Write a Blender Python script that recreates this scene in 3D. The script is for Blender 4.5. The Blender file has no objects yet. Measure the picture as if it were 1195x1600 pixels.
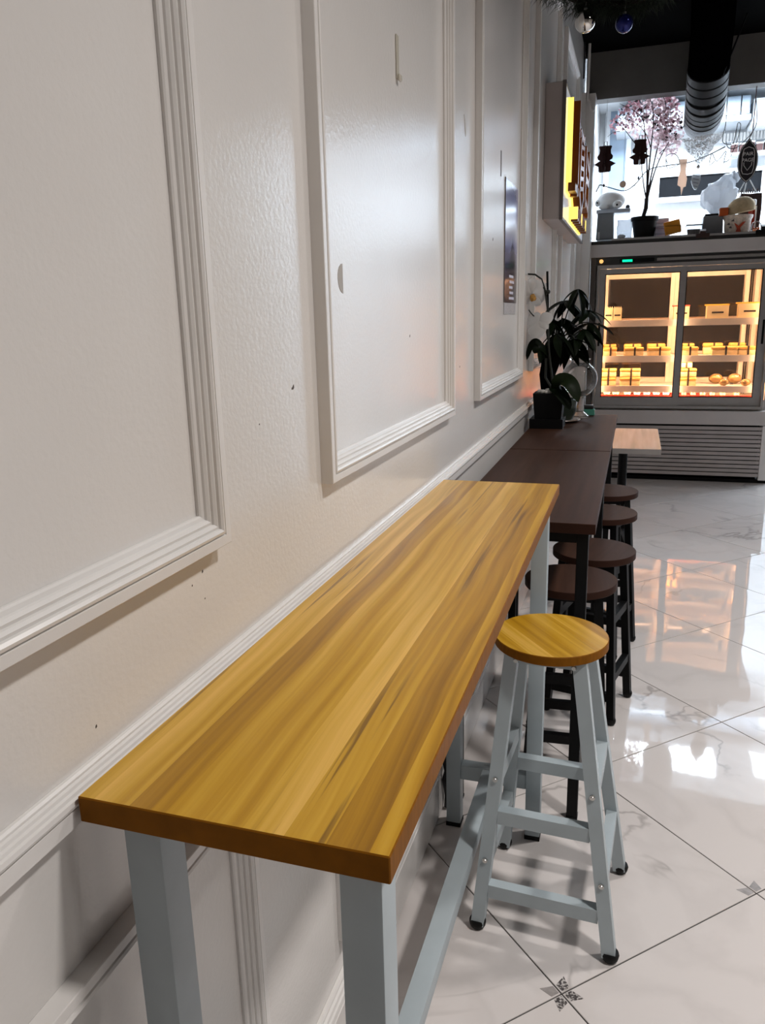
import bpy, bmesh, math, random
from mathutils import Vector, Matrix, Euler
random.seed(7)
scene = bpy.context.scene
COL = scene.collection
V = Vector
# ------------------------------------------------------------------ camera
CAM = V((0.495, 0.0, 1.4155)); FPX = 1209.393
CR = V((0.95227196, 0.30430206, -0.0240492))
CD = V((0.05181403, -0.23878026, -0.96969031))
CF = V((-0.30082123, 0.92216281, -0.24315086))
cam_d = bpy.data.cameras.new('camera'); cam = bpy.data.objects.new('camera', cam_d); COL.objects.link(cam)
cam_d.sensor_fit = 'VERTICAL'; cam_d.sensor_height = 36.0; cam_d.lens = FPX / 1600 * 36
cam_d.clip_start = 0.02; cam_d.clip_end = 60
m = Matrix.Identity(4)
for i in range(3):
    m[i][0] = CR[i]; m[i][1] = -CD[i]; m[i][2] = -CF[i]; m[i][3] = CAM[i]
cam.matrix_world = m
scene.camera = cam
def P(px, py, Y):
    """world point of a photograph pixel lying at depth plane y = Y"""
    r = CR * (px - 597.5) + CD * (py - 800) + CF * FPX
    return CAM + r * ((Y - CAM.y) / r.y)
# ------------------------------------------------------------------ world, lamps, exposure
w = bpy.data.worlds.new('world'); scene.world = w; w.use_nodes = True
w.node_tree.nodes['Background'].inputs[0].default_value = (0.05, 0.05, 0.055, 1)
w.node_tree.nodes['Background'].inputs[1].default_value = 1.0
vs = scene.view_settings
vs.view_transform = 'Standard'; vs.look = 'None'; vs.gamma = 1.0; vs.use_curve_mapping = False; vs.exposure = -0.22
def area(name, loc, size, power, col, rot=(0, 0, 0), sy=None):
    d = bpy.data.lights.new(name, 'AREA'); d.energy = power; d.color = col; d.size = size
    if sy: d.shape = 'RECTANGLE'; d.size_y = sy
    o = bpy.data.objects.new(name, d); COL.objects.link(o); o.location = loc; o.rotation_euler = rot
    return o
ROOM = (1.0, 0.955, 0.92); KIT = (0.78, 0.89, 1.0); WARM = (1.0, 0.66, 0.36)
for k, (lx, ly, lp) in enumerate(((1.7, 0.9, 42), (1.7, 2.7, 30), (1.9, 5.0, 2.5), (3.4, 0.5, 18), (3.4, 3.2, 15))):  # the last two, farther from the left wall, are added as fill
    area('ceiling_and_fill_light', (lx, ly, 3.33), 0.22, lp, ROOM).data.spread = math.radians(132)
area('kitchen_lamp_light', (0.9, 8.3, 3.42), 1.3, 150, KIT, sy=0.5)
area('kitchen_lamp_light', (2.6, 8.4, 3.42), 1.3, 95, KIT, sy=0.5)
# ------------------------------------------------------------------ materials
MATS = {}
def srgb(r, g, b):
    f = lambda c: (c / 255 / 12.92) if c / 255 <= 0.04045 else ((c / 255 + 0.055) / 1.055) ** 2.4
    return (f(r), f(g), f(b))
def mat(name, col=(0.8, 0.8, 0.8), rough=0.5, metal=0.0, emit=None, es=0.0, bump=None, var=None, spec=0.5, alpha=1.0, coat=0.0, trans=0.0, sss=0.0):
    """bump=(scale,strength,distance); var=(scale,amount[,stretch])"""
    if name in MATS: return MATS[name]
    M = bpy.data.materials.new(name); M.use_nodes = True; nt = M.node_tree; N = nt.nodes; L = nt.links
    b = N['Principled BSDF']
    b.inputs['Base Color'].default_value = (*col, 1); b.inputs['Roughness'].default_value = rough
    b.inputs['Metallic'].default_value = metal; b.inputs['Specular IOR Level'].default_value = spec
    b.inputs['Alpha'].default_value = alpha; b.inputs['Coat Weight'].default_value = coat
    b.inputs['Transmission Weight'].default_value = trans
    if emit: b.inputs['Emission Color'].default_value = (*emit, 1); b.inputs['Emission Strength'].default_value = es
    tc = N.new('ShaderNodeTexCoord')
    if var is None: var = (9, 0.06)
    n = N.new('ShaderNodeTexNoise'); n.inputs['Scale'].default_value = var[0]; n.inputs['Detail'].default_value = 4
    mp = N.new('ShaderNodeMapping'); mp.inputs['Scale'].default_value = var[2] if len(var) > 2 else (1, 1, 1)
    L.new(tc.outputs['Object'], mp.inputs[0]); L.new(mp.outputs[0], n.inputs['Vector'])
    hs = N.new('ShaderNodeMix'); hs.data_type = 'RGBA'; hs.blend_type = 'MULTIPLY'; hs.inputs[0].default_value = 1
    mr = N.new('ShaderNodeMapRange'); mr.inputs['From Min'].default_value = 0.3; mr.inputs['From Max'].default_value = 0.7
    mr.inputs['To Min'].default_value = 1 - var[1]; mr.inputs['To Max'].default_value = 1 + var[1]
    L.new(n.outputs[0], mr.inputs[0]); L.new(mr.outputs[0], hs.inputs[7]); hs.inputs[6].default_value = (*col, 1)
    L.new(hs.outputs[2], b.inputs['Base Color'])
    if bump:
        bn = N.new('ShaderNodeTexNoise'); bn.inputs['Scale'].default_value = bump[0]; bn.inputs['Detail'].default_value = 2
        L.new(tc.outputs['Object'], bn.inputs['Vector'])
        bp = N.new('ShaderNodeBump'); bp.inputs['Strength'].default_value = bump[1]; bp.inputs['Distance'].default_value = bump[2]
        L.new(bn.outputs[0], bp.inputs['Height']); L.new(bp.outputs[0], b.inputs['Normal'])
    MATS[name] = M
    return M
def pane(name, tint=(1, 1, 1), gloss_rough=0.02, refl=1.0):
    """thin clear glass: transparent with a Fresnel reflection"""
    M = bpy.data.materials.new(name); M.use_nodes = True; nt = M.node_tree; N = nt.nodes; L = nt.links
    for x in list(N):
        if x.type != 'OUTPUT_MATERIAL': N.remove(x)
    t = N.new('ShaderNodeBsdfTransparent'); t.inputs[0].default_value = (*tint, 1)
    g = N.new('ShaderNodeBsdfGlossy'); g.inputs['Roughness'].default_value = gloss_rough
    fr = N.new('ShaderNodeFresnel'); fr.inputs[0].default_value = 1.45
    mu = N.new('ShaderNodeMath'); mu.operation = 'MULTIPLY'; mu.inputs[1].default_value = refl; L.new(fr.outputs[0], mu.inputs[0])
    mx = N.new('ShaderNodeMixShader'); L.new(mu.outputs[0], mx.inputs[0]); L.new(t.outputs[0], mx.inputs[1]); L.new(g.outputs[0], mx.inputs[2])
    L.new(mx.outputs[0], [x for x in N if x.type == 'OUTPUT_MATERIAL'][0].inputs[0])
    return M
def wood_yellow(name, ang=0.0):
    M = bpy.data.materials.new(name); M.use_nodes = True; nt = M.node_tree; N = nt.nodes; L = nt.links; b = N['Principled BSDF']
    def nd(t, **k):
        x = N.new(t)
        for a, v in k.items(): setattr(x, a, v)
        return x
    tc = nd('ShaderNodeTexCoord'); rt = nd('ShaderNodeMapping'); rt.inputs['Rotation'].default_value = (0, 0, ang); L.new(tc.outputs['Object'], rt.inputs[0])
    # slow drift so that grain lines wander
    dn = nd('ShaderNodeTexNoise'); dn.inputs['Scale'].default_value = 1.6; L.new(rt.outputs[0], dn.inputs['Vector'])
    sx = nd('ShaderNodeSeparateXYZ'); L.new(rt.outputs[0], sx.inputs[0])
    def math_(op, a, bb):
        x = nd('ShaderNodeMath', operation=op)
        for i, q in enumerate((a, bb)):
            if hasattr(q, 'is_linked') or hasattr(q, 'links'): L.new(q, x.inputs[i])
            else: x.inputs[i].default_value = q
        return x.outputs[0]
    xs = math_('DIVIDE', sx.outputs[0], 0.0385)
    st = math_('FLOOR', xs, 0.0)
    # each printed stave is cut to length at its own place
    wn0 = nd('ShaderNodeTexWhiteNoise', noise_dimensions='1D'); L.new(st, wn0.inputs['W'])
    yo = math_('ADD', math_('DIVIDE', sx.outputs[1], 1.15), math_('MULTIPLY', wn0.outputs[0], 7.0))
    ys = math_('FLOOR', yo, 0.0)
    cv = nd('ShaderNodeCombineXYZ'); L.new(st, cv.inputs[0])
    wn = nd('ShaderNodeTexWhiteNoise', noise_dimensions='2D'); L.new(cv.outputs[0], wn.inputs['Vector'])
    # grain: noise stretched along the board, shifted per stave
    sh = nd('ShaderNodeVectorMath', operation='MULTIPLY_ADD'); L.new(rt.outputs[0], sh.inputs[0]); sh.inputs[1].default_value = (42, 0.8, 1)
    off = nd('ShaderNodeCombineXYZ'); L.new(math_('MULTIPLY', wn.outputs[0], 40.0), off.inputs[0]); L.new(math_('MULTIPLY', wn.outputs[0], 17.0), off.inputs[1])
    dv = nd('ShaderNodeVectorMath', operation='MULTIPLY_ADD'); L.new(dn.outputs['Color'], dv.inputs[0]); dv.inputs[1].default_value = (2.2, 0, 0); L.new(off.outputs[0], dv.inputs[2])
    L.new(dv.outputs[0], sh.inputs[2])
    g = nd('ShaderNodeTexNoise'); g.inputs['Scale'].default_value = 1.0; g.inputs['Detail'].default_value = 5; g.inputs['Roughness'].default_value = 0.55; L.new(sh.outputs[0], g.inputs['Vector'])
    mixv = math_('ADD', math_('ADD', math_('MULTIPLY', wn.outputs[0], 0.32), -0.03), math_('MULTIPLY', g.outputs[0], 0.95))
    cr = nd('ShaderNodeValToRGB'); L.new(mixv, cr.inputs[0]); e = cr.color_ramp.elements
    e[0].position = 0.30; e[0].color = (*srgb(122, 80, 14), 1); e[1].position = 0.86; e[1].color = (*srgb(220, 174, 84), 1)
    for pos, c in ((0.46, srgb(163, 117, 20)), (0.58, srgb(183, 136, 28)), (0.70, srgb(198, 153, 46))):
        q = e.new(pos); q.color = (*c, 1)
    # occasional dark streaks
    sh2 = nd('ShaderNodeVectorMath', operation='MULTIPLY_ADD'); L.new(rt.outputs[0], sh2.inputs[0]); sh2.inputs[1].default_value = (90, 2.0, 1); L.new(dv.outputs[0], sh2.inputs[2])
    g2 = nd('ShaderNodeTexNoise'); g2.inputs['Scale'].default_value = 1.0; g2.inputs['Detail'].default_value = 6; L.new(sh2.outputs[0], g2.inputs['Vector'])
    r2 = nd('ShaderNodeMapRange'); r2.inputs['From Min'].default_value = 0.56; r2.inputs['From Max'].default_value = 0.64; L.new(g2.outputs[0], r2.inputs[0])
    mk = nd('ShaderNodeTexNoise'); mk.inputs['Scale'].default_value = 1.0; mk.inputs['Detail'].default_value = 1
    sh3 = nd('ShaderNodeVectorMath', operation='MULTIPLY'); L.new(rt.outputs[0], sh3.inputs[0]); sh3.inputs[1].default_value = (14, 1.4, 1); L.new(sh3.outputs[0], mk.inputs['Vector'])
    r3 = nd('ShaderNodeMapRange'); r3.inputs['From Min'].default_value = 0.5; r3.inputs['From Max'].default_value = 0.62; L.new(mk.outputs[0], r3.inputs[0])
    fac = math_('MULTIPLY', math_('MULTIPLY', r2.outputs[0], r3.outputs[0]), 0.75)
    mx = nd('ShaderNodeMix', data_type='RGBA'); L.new(fac, mx.inputs[0]); L.new(cr.outputs[0], mx.inputs[6]); mx.inputs[7].default_value = (*srgb(98, 62, 18), 1)
    L.new(mx.outputs[2], b.inputs['Base Color'])
    b.inputs['Roughness'].default_value = 0.34; b.inputs['Specular IOR Level'].default_value = 0.4
    bn = nd('ShaderNodeBump'); bn.inputs['Strength'].default_value = 0.05; bn.inputs['Distance'].default_value = 0.001; L.new(g.outputs[0], bn.inputs['Height']); L.new(bn.outputs[0], b.inputs['Normal'])
    MATS[name] = M
    return M
def marble(name):
    M = bpy.data.materials.new(name); M.use_nodes = True; nt = M.node_tree; N = nt.nodes; L = nt.links; b = N['Principled BSDF']
    tc = N.new('ShaderNodeTexCoord'); oi = N.new('ShaderNodeObjectInfo')
    mu = N.new('ShaderNodeMath'); mu.operation = 'MULTIPLY'; mu.inputs[1].default_value = 60; L.new(oi.outputs['Random'], mu.inputs[0])
    ad = N.new('ShaderNodeVectorMath'); ad.operation = 'ADD'; L.new(tc.outputs['Object'], ad.inputs[0]); L.new(mu.outputs[0], ad.inputs[1])
    def vein(scale, lo, hi, dist):
        n = N.new('ShaderNodeTexNoise'); n.inputs['Scale'].default_value = scale; n.inputs['Detail'].default_value = 5; n.inputs['Roughness'].default_value = 0.5; n.inputs['Distortion'].default_value = dist
        L.new(ad.outputs[0], n.inputs['Vector'])
        s = N.new('ShaderNodeMath'); s.operation = 'SUBTRACT'; s.inputs[1].default_value = 0.5; L.new(n.outputs[0], s.inputs[0])
        a = N.new('ShaderNodeMath'); a.operation = 'ABSOLUTE'; L.new(s.outputs[0], a.inputs[0])
        r = N.new('ShaderNodeMapRange'); r.inputs['From Min'].default_value = lo; r.inputs['From Max'].default_value = hi; r.inputs['To Min'].default_value = 1; r.inputs['To Max'].default_value = 0
        L.new(a.outputs[0], r.inputs[0]); return r.outputs[0]
    v1 = vein(1.25, 0.0, 0.010, 0.5); v2 = vein(2.4, 0.0, 0.06, 0.4)
    mk = N.new('ShaderNodeTexNoise'); mk.inputs['Scale'].default_value = 2.6; L.new(ad.outputs[0], mk.inputs['Vector'])
    r = N.new('ShaderNodeMapRange'); r.inputs['From Min'].default_value = 0.48; r.inputs['From Max'].default_value = 0.66; L.new(mk.outputs[0], r.inputs[0])
    a = N.new('ShaderNodeMath'); a.operation = 'MULTIPLY'; L.new(v1, a.inputs[0]); L.new(r.outputs[0], a.inputs[1])
    a2 = N.new('ShaderNodeMath'); a2.operation = 'MULTIPLY'; L.new(v2, a2.inputs[0]); a2.inputs[1].default_value = 0.10
    s = N.new('ShaderNodeMath'); s.operation = 'MULTIPLY_ADD'; L.new(a.outputs[0], s.inputs[0]); s.inputs[1].default_value = 0.55; L.new(a2.outputs[0], s.inputs[2])
    mx = N.new('ShaderNodeMix'); mx.data_type = 'RGBA'; L.new(s.outputs[0], mx.inputs[0])
    mx.inputs[6].default_value = (0.69, 0.645, 0.625, 1); mx.inputs[7].default_value = (0.24, 0.215, 0.205, 1); L.new(mx.outputs[2], b.inputs['Base Color'])
    b.inputs['Roughness'].default_value = 0.03; b.inputs['Specular IOR Level'].default_value = 0.85
    bn = N.new('ShaderNodeTexNoise'); bn.inputs['Scale'].default_value = 5; bn.inputs['Detail'].default_value = 1; L.new(tc.outputs['Object'], bn.inputs['Vector'])
    bp = N.new('ShaderNodeBump'); bp.inputs['Strength'].default_value = 0.06; bp.inputs['Distance'].default_value = 0.01; L.new(bn.outputs[0], bp.inputs['Height']); L.new(bp.outputs[0], b.inputs['Normal'])
    return M
WALL = mat('glossy_white_paint', (0.74, 0.715, 0.69), 0.19, bump=(115, 0.14, 0.003), var=(2.5, 0.03))
TRIM = mat('trim_white_paint', (0.76, 0.735, 0.71), 0.28, bump=(60, 0.05, 0.002), var=(8, 0.03))
GROUT = mat('dark_grout', (0.02, 0.018, 0.017), 0.9)
TILE = marble('marble_tile')
BLACKCEIL = mat('black_ceiling_paint', (0.0015, 0.0015, 0.0017), 0.95, spec=0.05)
SOFFIT = mat('taupe_soffit_paint', (0.12, 0.115, 0.11), 0.6)
WOODY = wood_yellow('yellow_wood_laminate'); WOODS = wood_yellow('yellow_seat_laminate', -0.7)
EDGE = mat('brown_edge_band', srgb(126, 78, 16), 0.5, spec=0.05, var=(30, 0.15, (1, 6, 1)))
GREY = mat('blue_grey_powder_coat', srgb(168, 179, 184), 0.42, bump=(300, 0.04, 0.001))
RUBBER = mat('black_rubber', (0.004, 0.004, 0.004), 0.5, spec=0.2)
STEEL = mat('screw_steel', (0.55, 0.54, 0.52), 0.3, 1.0)
DWOOD = mat('dark_walnut_laminate', srgb(60, 40, 31), 0.45, spec=0.06, var=(40, 0.22, (1, 0.06, 1)), bump=(200, 0.03, 0.001))
DEDGE = mat('dark_walnut_edge', srgb(50, 31, 24), 0.5, spec=0.06)
BLACK = mat('black_powder_coat', (0.003, 0.003, 0.0033), 0.5, spec=0.15)
ALU = mat('grey_aluminium', srgb(160, 157, 155), 0.38, 0.35, var=(20, 0.04))
PANEL = mat('pale_grey_panel', srgb(196, 190, 188), 0.42, var=(6, 0.04))
LOUV = mat('grey_louver_paint', srgb(176, 168, 166), 0.4)
DARKGLASS = mat('dark_mirror_glass', (0.02, 0.018, 0.017), 0.06, spec=0.8)
WHITE = mat('warm_white_enamel', (0.78, 0.74, 0.68), 0.4)
KWHITE = mat('kitchen_white_paint', (0.80, 0.83, 0.86), 0.5)
GLASS = pane('door_glass'); BOWL = pane('bowl_glass', (0.97, 0.955, 0.94), 0.01, 0.9); FILM = pane('clear_plastic', (0.86, 0.90, 0.95), 0.12, 1.5)
# ------------------------------------------------------------------ mesh helpers
class B:
    def __init__(s): s.bm = bmesh.new()
    def box(s, lo, hi, rot=None, piv=None):
        lo = V(lo); hi = V(hi); c = (lo + hi) / 2; d = hi - lo
        r = bmesh.ops.create_cube(s.bm, size=1.0)
        mt = Matrix.Translation(c) @ Matrix.Diagonal((d.x, d.y, d.z, 1))
        if rot is not None:
            p = V(piv) if piv is not None else c
            mt = Matrix.Translation(p) @ Euler(rot).to_matrix().to_4x4() @ Matrix.Translation(-p) @ mt
        bmesh.ops.transform(s.bm, matrix=mt, verts=r['verts']); return s
    def beam(s, p0, p1, wx, wy, ref=(1, 0, 0)):
        """rectangular bar between two points; wx measured along ref"""
        p0 = V(p0); p1 = V(p1); d = (p1 - p0).normalized(); x = V(ref); x = (x - d * x.dot(d)).normalized(); y = d.cross(x)
        vs_ = []
        for p in (p0, p1):
            for a, b in ((-1, -1), (1, -1), (1, 1), (-1, 1)): vs_.append(s.bm.verts.new(p + x * a * wx / 2 + y * b * wy / 2))
        for f in ((3, 2, 1, 0), (4, 5, 6, 7), (0, 1, 5, 4), (1, 2, 6, 5), (2, 3, 7, 6), (3, 0, 4, 7)): s.bm.faces.new([vs_[i] for i in f])
        return s
    def tube(s, path, r, n=10, caps=True):
        path = [V(p) for p in path]; k = len(path); rs = r if isinstance(r, (list, tuple)) else [r] * k
        rings = []; up = None
        for i, p in enumerate(path):
            d = (path[min(i + 1, k - 1)] - path[max(i - 1, 0)])
            d = d.normalized() if d.length > 1e-9 else V((0, 0, 1))
            if up is None:
                up = V((0, 0, 1)) if abs(d.z) < 0.9 else V((1, 0, 0))
            x = (up - d * up.dot(d)); x = x.normalized() if x.length > 1e-6 else V((1, 0, 0)); up = x; y = d.cross(x)
            rings.append([s.bm.verts.new(p + (x * math.cos(t) + y * math.sin(t)) * rs[i]) for t in [2 * math.pi * j / n for j in range(n)]])
        for a, b in zip(rings, rings[1:]):
            for j in range(n): s.bm.faces.new((a[j], a[(j + 1) % n], b[(j + 1) % n], b[j]))
        if caps: s.bm.faces.new(rings[0][::-1]); s.bm.faces.new(rings[-1])
        return s
    def lathe(s, prof, c=(0, 0, 0), n=24, close=True):
        c = V(c); rings = []
        for r, z in prof:
            if r < 1e-6: rings.append([s.bm.verts.new(c + V((0, 0, z)))])
            else: rings.append([s.bm.verts.new(c + V((r * math.cos(2 * math.pi * j / n), r * math.sin(2 * math.pi * j / n), z))) for j in range(n)])
        for a, b in zip(rings, rings[1:]):
            for j in range(n):
                q = [a[j % len(a)], a[(j + 1) % len(a)], b[(j + 1) % len(b)], b[j % len(b)]]
                u = []
                for x in q:
                    if x not in u: u.append(x)
                if len(u) > 2: s.bm.faces.new(u)
        if close:
            if len(rings[0]) > 1: s.bm.faces.new(rings[0][::-1])
            if len(rings[-1]) > 1: s.bm.faces.new(rings[-1])
        return s
    def ball(s, c, r, seg=14, sc=(1, 1, 1)):
        x = bmesh.ops.create_uvsphere(s.bm, u_segments=seg, v_segments=max(6, seg // 2 + 1), radius=r)
        bmesh.ops.transform(s.bm, matrix=Matrix.Translation(V(c)) @ Matrix.Diagonal((*sc, 1)), verts=x['verts']); return s
    def prism(s, pts, vec):
        vec = V(vec); a = [s.bm.verts.new(V(p)) for p in pts]; b = [s.bm.verts.new(V(p) + vec) for p in pts]; n = len(pts)
        s.bm.faces.new(a[::-1]); s.bm.faces.new(b)
        for j in range(n): s.bm.faces.new((a[j], a[(j + 1) % n], b[(j + 1) % n], b[j]))
        return s
    def face(s, pts): s.bm.faces.new([s.bm.verts.new(V(p)) for p in pts]); return s
    def bevel(s, wd, seg=2):
        bmesh.ops.bevel(s.bm, geom=list(s.bm.edges), offset=wd, segments=seg, affect='EDGES', profile=0.6, clamp_overlap=True); return s
def props(o, label=None, cat=None, group=None, kind=None):
    if label: o['label'] = label
    if cat: o['category'] = cat
    if group: o['group'] = group
    if kind: o['kind'] = kind
    return o
def obj(name, b, m, parent=None, smooth=None, label=None, local=False):
    bm = b.bm
    bmesh.ops.recalc_face_normals(bm, faces=list(bm.faces))
    me = bpy.data.meshes.new(name); bm.to_mesh(me); bm.free()
    for x in (m if isinstance(m, (list, tuple)) else [m]): me.materials.append(x)
    if smooth is not None:
        me.shade_smooth(); me.set_sharp_from_angle(angle=math.radians(smooth))
    o = bpy.data.objects.new(name, me); COL.objects.link(o)
    if parent is not None:
        o.parent = parent
        if not local and parent.type == 'EMPTY': o.matrix_parent_inverse = Matrix.Translation(-parent.location)
    if label: o['label'] = label
    return o
def thing(name, loc, label, cat, group=None):
    o = bpy.data.objects.new(name, None); COL.objects.link(o); o.location = loc; o.empty_display_size = 0.05
    return props(o, label, cat, group)
def struct(o): return props(o, kind='structure')
def copy_tree(o, parent=None):
    c = o.copy(); COL.objects.link(c); c.parent = parent
    for ch in list(o.children): copy_tree(ch, c)
    return c
def bez(p0, p1, p2, p3, n=10):
    p0, p1, p2, p3 = V(p0), V(p1), V(p2), V(p3); o = []
    for i in range(n + 1):
        t = i / n; u = 1 - t; o.append(p0 * u ** 3 + p1 * 3 * u * u * t + p2 * 3 * u * t * t + p3 * t ** 3)
    return o
# ================================================================== STRUCTURE
X1, Y0, YF, YK, ZC = 4.6, -2.6, 6.95, 9.5, 3.39
fl = struct(obj('floor', B().box((0.0, Y0, -0.10), (X1, YK, -0.003)), GROUT))
# diagonal marble tiles, one object each, cut at the walls
TS = 0.618; A45 = math.radians(45); e1 = V((math.cos(A45), math.sin(A45))); e2 = V((-e1.y, e1.x)); O0 = V((0.415, 1.402))
def clip(poly, ax, val, keep_gt):
    out = []
    for i, a in enumerate(poly):
        b = poly[(i + 1) % len(poly)]
        ia = (a[ax] >= val) == keep_gt; ib = (b[ax] >= val) == keep_gt
        if ia: out.append(a)
        if ia != ib:
            t = (val - a[ax]) / (b[ax] - a[ax]); out.append(a + (b - a) * t)
    return out
g = 0.0016
def tile_mesh(poly, c):
    b = B(); n = len(poly); k = 0.0012
    top = [V((p.x - c.x, p.y - c.y, 0)) for p in poly]; ctr = sum(top, V((0, 0, 0))) / n
    t2 = [p + (ctr - p).normalized() * k for p in top]
    lo = [b.bm.verts.new(V((p.x, p.y, -0.008))) for p in top]; mi = [b.bm.verts.new(V((p.x, p.y, -0.0009))) for p in top]; tp = [b.bm.verts.new(p) for p in t2]
    b.bm.faces.new(tp)
    for r0, r1 in ((lo, mi), (mi, tp)):
        for j in range(n): b.bm.faces.new((r0[j], r0[(j + 1) % n], r1[(j + 1) % n], r1[j]))
    return b
full = None
for i in range(-12, 16):
    for j in range(-12, 16):
        c = O0 + e1 * TS * (i + 0.5) + e2 * TS * (j + 0.5); h = TS / 2 - g
        poly = [c + e1 * h * a + e2 * h * q for a, q in ((-1, -1), (1, -1), (1, 1), (-1, 1))]
        inside = all(0.001 < p.x < X1 and Y0 < p.y < YK for p in poly)
        if inside:
            if full is None: t = obj('tile', tile_mesh(poly, c), TILE, fl, local=True); full = t.data
            else:
                t = bpy.data.objects.new('tile', full); COL.objects.link(t); t.parent = fl
        else:
            for ax, val, gt in ((0, 0.001, True), (0, X1, False), (1, Y0, True), (1, YK, False)):
                if poly: poly = clip(poly, ax, val, gt)
            if len(poly) < 3: continue
            area2 = abs(sum(poly[q].x * poly[(q + 1) % len(poly)].y - poly[(q + 1) % len(poly)].x * poly[q].y for q in range(len(poly))))
            if area2 < 0.004: continue
            t = obj('tile', tile_mesh(poly, c), TILE, fl, local=True)
        t.location = (c.x, c.y, 0)
# small worn corner motifs printed on two tile junctions
def speck(name):
    M = bpy.data.materials.new(name); M.use_nodes = True; nt = M.node_tree; N = nt.nodes; L = nt.links; b = N['Principled BSDF']
    tc = N.new('ShaderNodeTexCoord'); n = N.new('ShaderNodeTexNoise'); n.inputs['Scale'].default_value = 170; n.inputs['Detail'].default_value = 3; L.new(tc.outputs['Object'], n.inputs['Vector'])
    r = N.new('ShaderNodeValToRGB'); L.new(n.outputs[0], r.inputs[0]); e = r.color_ramp.elements
    e[0].position = 0.48; e[0].color = (0.06, 0.05, 0.05, 1); e[1].position = 0.56; e[1].color = (0.5, 0.47, 0.45, 1); L.new(r.outputs[0], b.inputs['Base Color']); b.inputs['Roughness'].default_value = 0.3
    return M
SPK = speck('worn_motif_print'); SPG = mat('grey_motif_print', (0.30, 0.275, 0.265), 0.25, var=(60, 0.2))
def motif(c, which, mats):
    for q, mm in zip(which, mats):
        a = [e1, e2, -e1, -e2][q]; bq = [e2, -e1, -e2, e1][q]
        b = B(); pts = [c + a * 0.004 + bq * 0.004, c + a * 0.024 + bq * 0.004, c + a * 0.033 + bq * 0.033, c + a * 0.004 + bq * 0.024]
        b.prism([(p.x, p.y, 0.0) for p in pts], (0, 0, 0.0004)); obj('tile_motif', b, mm, fl)
motif(O0, (0, 1, 2, 3), (SPK, SPG, SPK, SPK)); motif(O0 + e1 * TS, (0, 1), (SPG, SPG))
# walls
def wall(name, lo, hi, m=WALL): return struct(obj(name, B().box(lo, hi), m))
WL = wall('wall_left', (-0.12, Y0, 0), (0, YK, 3.6))
wall('wall_right', (X1, Y0, 0), (X1 + 0.12, YF, 3.6), mat('beige_wall_paint', (0.45, 0.42, 0.39), 0.6))
wall('wall_rear', (0, Y0 - 0.12, 0), (X1, Y0, 3.6), mat('beige_wall_paint'))
wall('wall_far', (2.75, YF, 0), (X1, YF + 0.12, ZC), WALL)
wall('wall_kitchen', (0, YK, 0), (3.4, YK + 0.12, 3.6), KWHITE)
wall('wall_kitchen_side', (3.3, YF + 0.12, 0), (3.4, YK, 3.6), KWHITE)
struct(obj('ceiling', B().box((0, Y0, ZC), (X1, YF + 0.14, ZC + 0.1)), BLACKCEIL))
struct(obj('ceiling_kitchen', B().box((0, YF + 0.14, 3.5), (3.4, YK, 3.6)), KWHITE))
struct(obj('wall_soffit', B().box((0.012, YF, 3.05), (2.75, YF + 0.14, ZC - 0.002)), SOFFIT))
struct(obj('trim_22', B().box((0.1005, YF + 0.002, 0), (0.1435, YF + 0.13, 1.855)), mat('dark_filler', srgb(92, 84, 80), 0.25, 0.3)))
# ---- moldings
def profile_strip(prof, p0, p1, inward, m0, m1):
    """extrude profile (u = inward from the outer edge, d = proud of the wall) from p0 to p1 on the wall x=0,
    with mitred ends (m0, m1 = shift per u along the run)."""
    b = B(); p0 = V(p0); p1 = V(p1); run = (p1 - p0).normalized(); inward = V(inward)
    A = [b.bm.verts.new(p0 + inward * u + V((d, 0, 0)) + run * (u * m0)) for u, d in prof]
    C = [b.bm.verts.new(p1 + inward * u + V((d, 0, 0)) - run * (u * m1)) for u, d in prof]
    n = len(prof)
    b.bm.faces.new(A[::-1]); b.bm.faces.new(C)
    for j in range(n): b.bm.faces.new((A[j], A[(j + 1) % n], C[(j + 1) % n], C[j]))
    return b
FP = [(0, 0.0003), (0, 0.021), (0.001, 0.022), (0.0125, 0.022), (0.013, 0.0195), (0.0145, 0.0195), (0.0155, 0.0225), (0.019, 0.0235), (0.022, 0.021), (0.0225, 0.0175), (0.026, 0.0185), (0.029, 0.0155), (0.0295, 0.0125), (0.033, 0.0135), (0.036, 0.0105), (0.037, 0.0075), (0.041, 0.006), (0.043, 0.004), (0.043, 0.0003)]
trim_n = [0]
def frame(y0, y1, z0, z1, sc=1.0):
    trim_n[0] += 1
    t = thing('trim_%d' % trim_n[0], (0, (y0 + y1) / 2, z0), None, None); struct(t)
    pf = [(u * sc, d) for u, d in FP]
    for a, b_, inn in (((0, y0, z0), (0, y1, z0), (0, 0, 1)), ((0, y1, z0), (0, y1, z1), (0, -1, 0)), ((0, y1, z1), (0, y0, z1), (0, 0, -1)), ((0, y0, z1), (0, y0, z0), (0, 1, 0))):
        obj('molding_strip', profile_strip(pf, a, b_, inn, 1, 1), TRIM, t)
for y0, y1 in ((-0.20, 0.835), (1.188, 2.135), (2.505, 3.515), (3.875, 4.85), (5.2, 6.2)):
    frame(y0, y1, 1.146, 3.05)
for y0, y1 in ((-0.20, 0.845), (1.172, 2.135), (2.505, 3.515), (3.875, 4.85), (5.2, 6.2)):
    frame(y0, y1, 0.235, 0.80)
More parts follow.
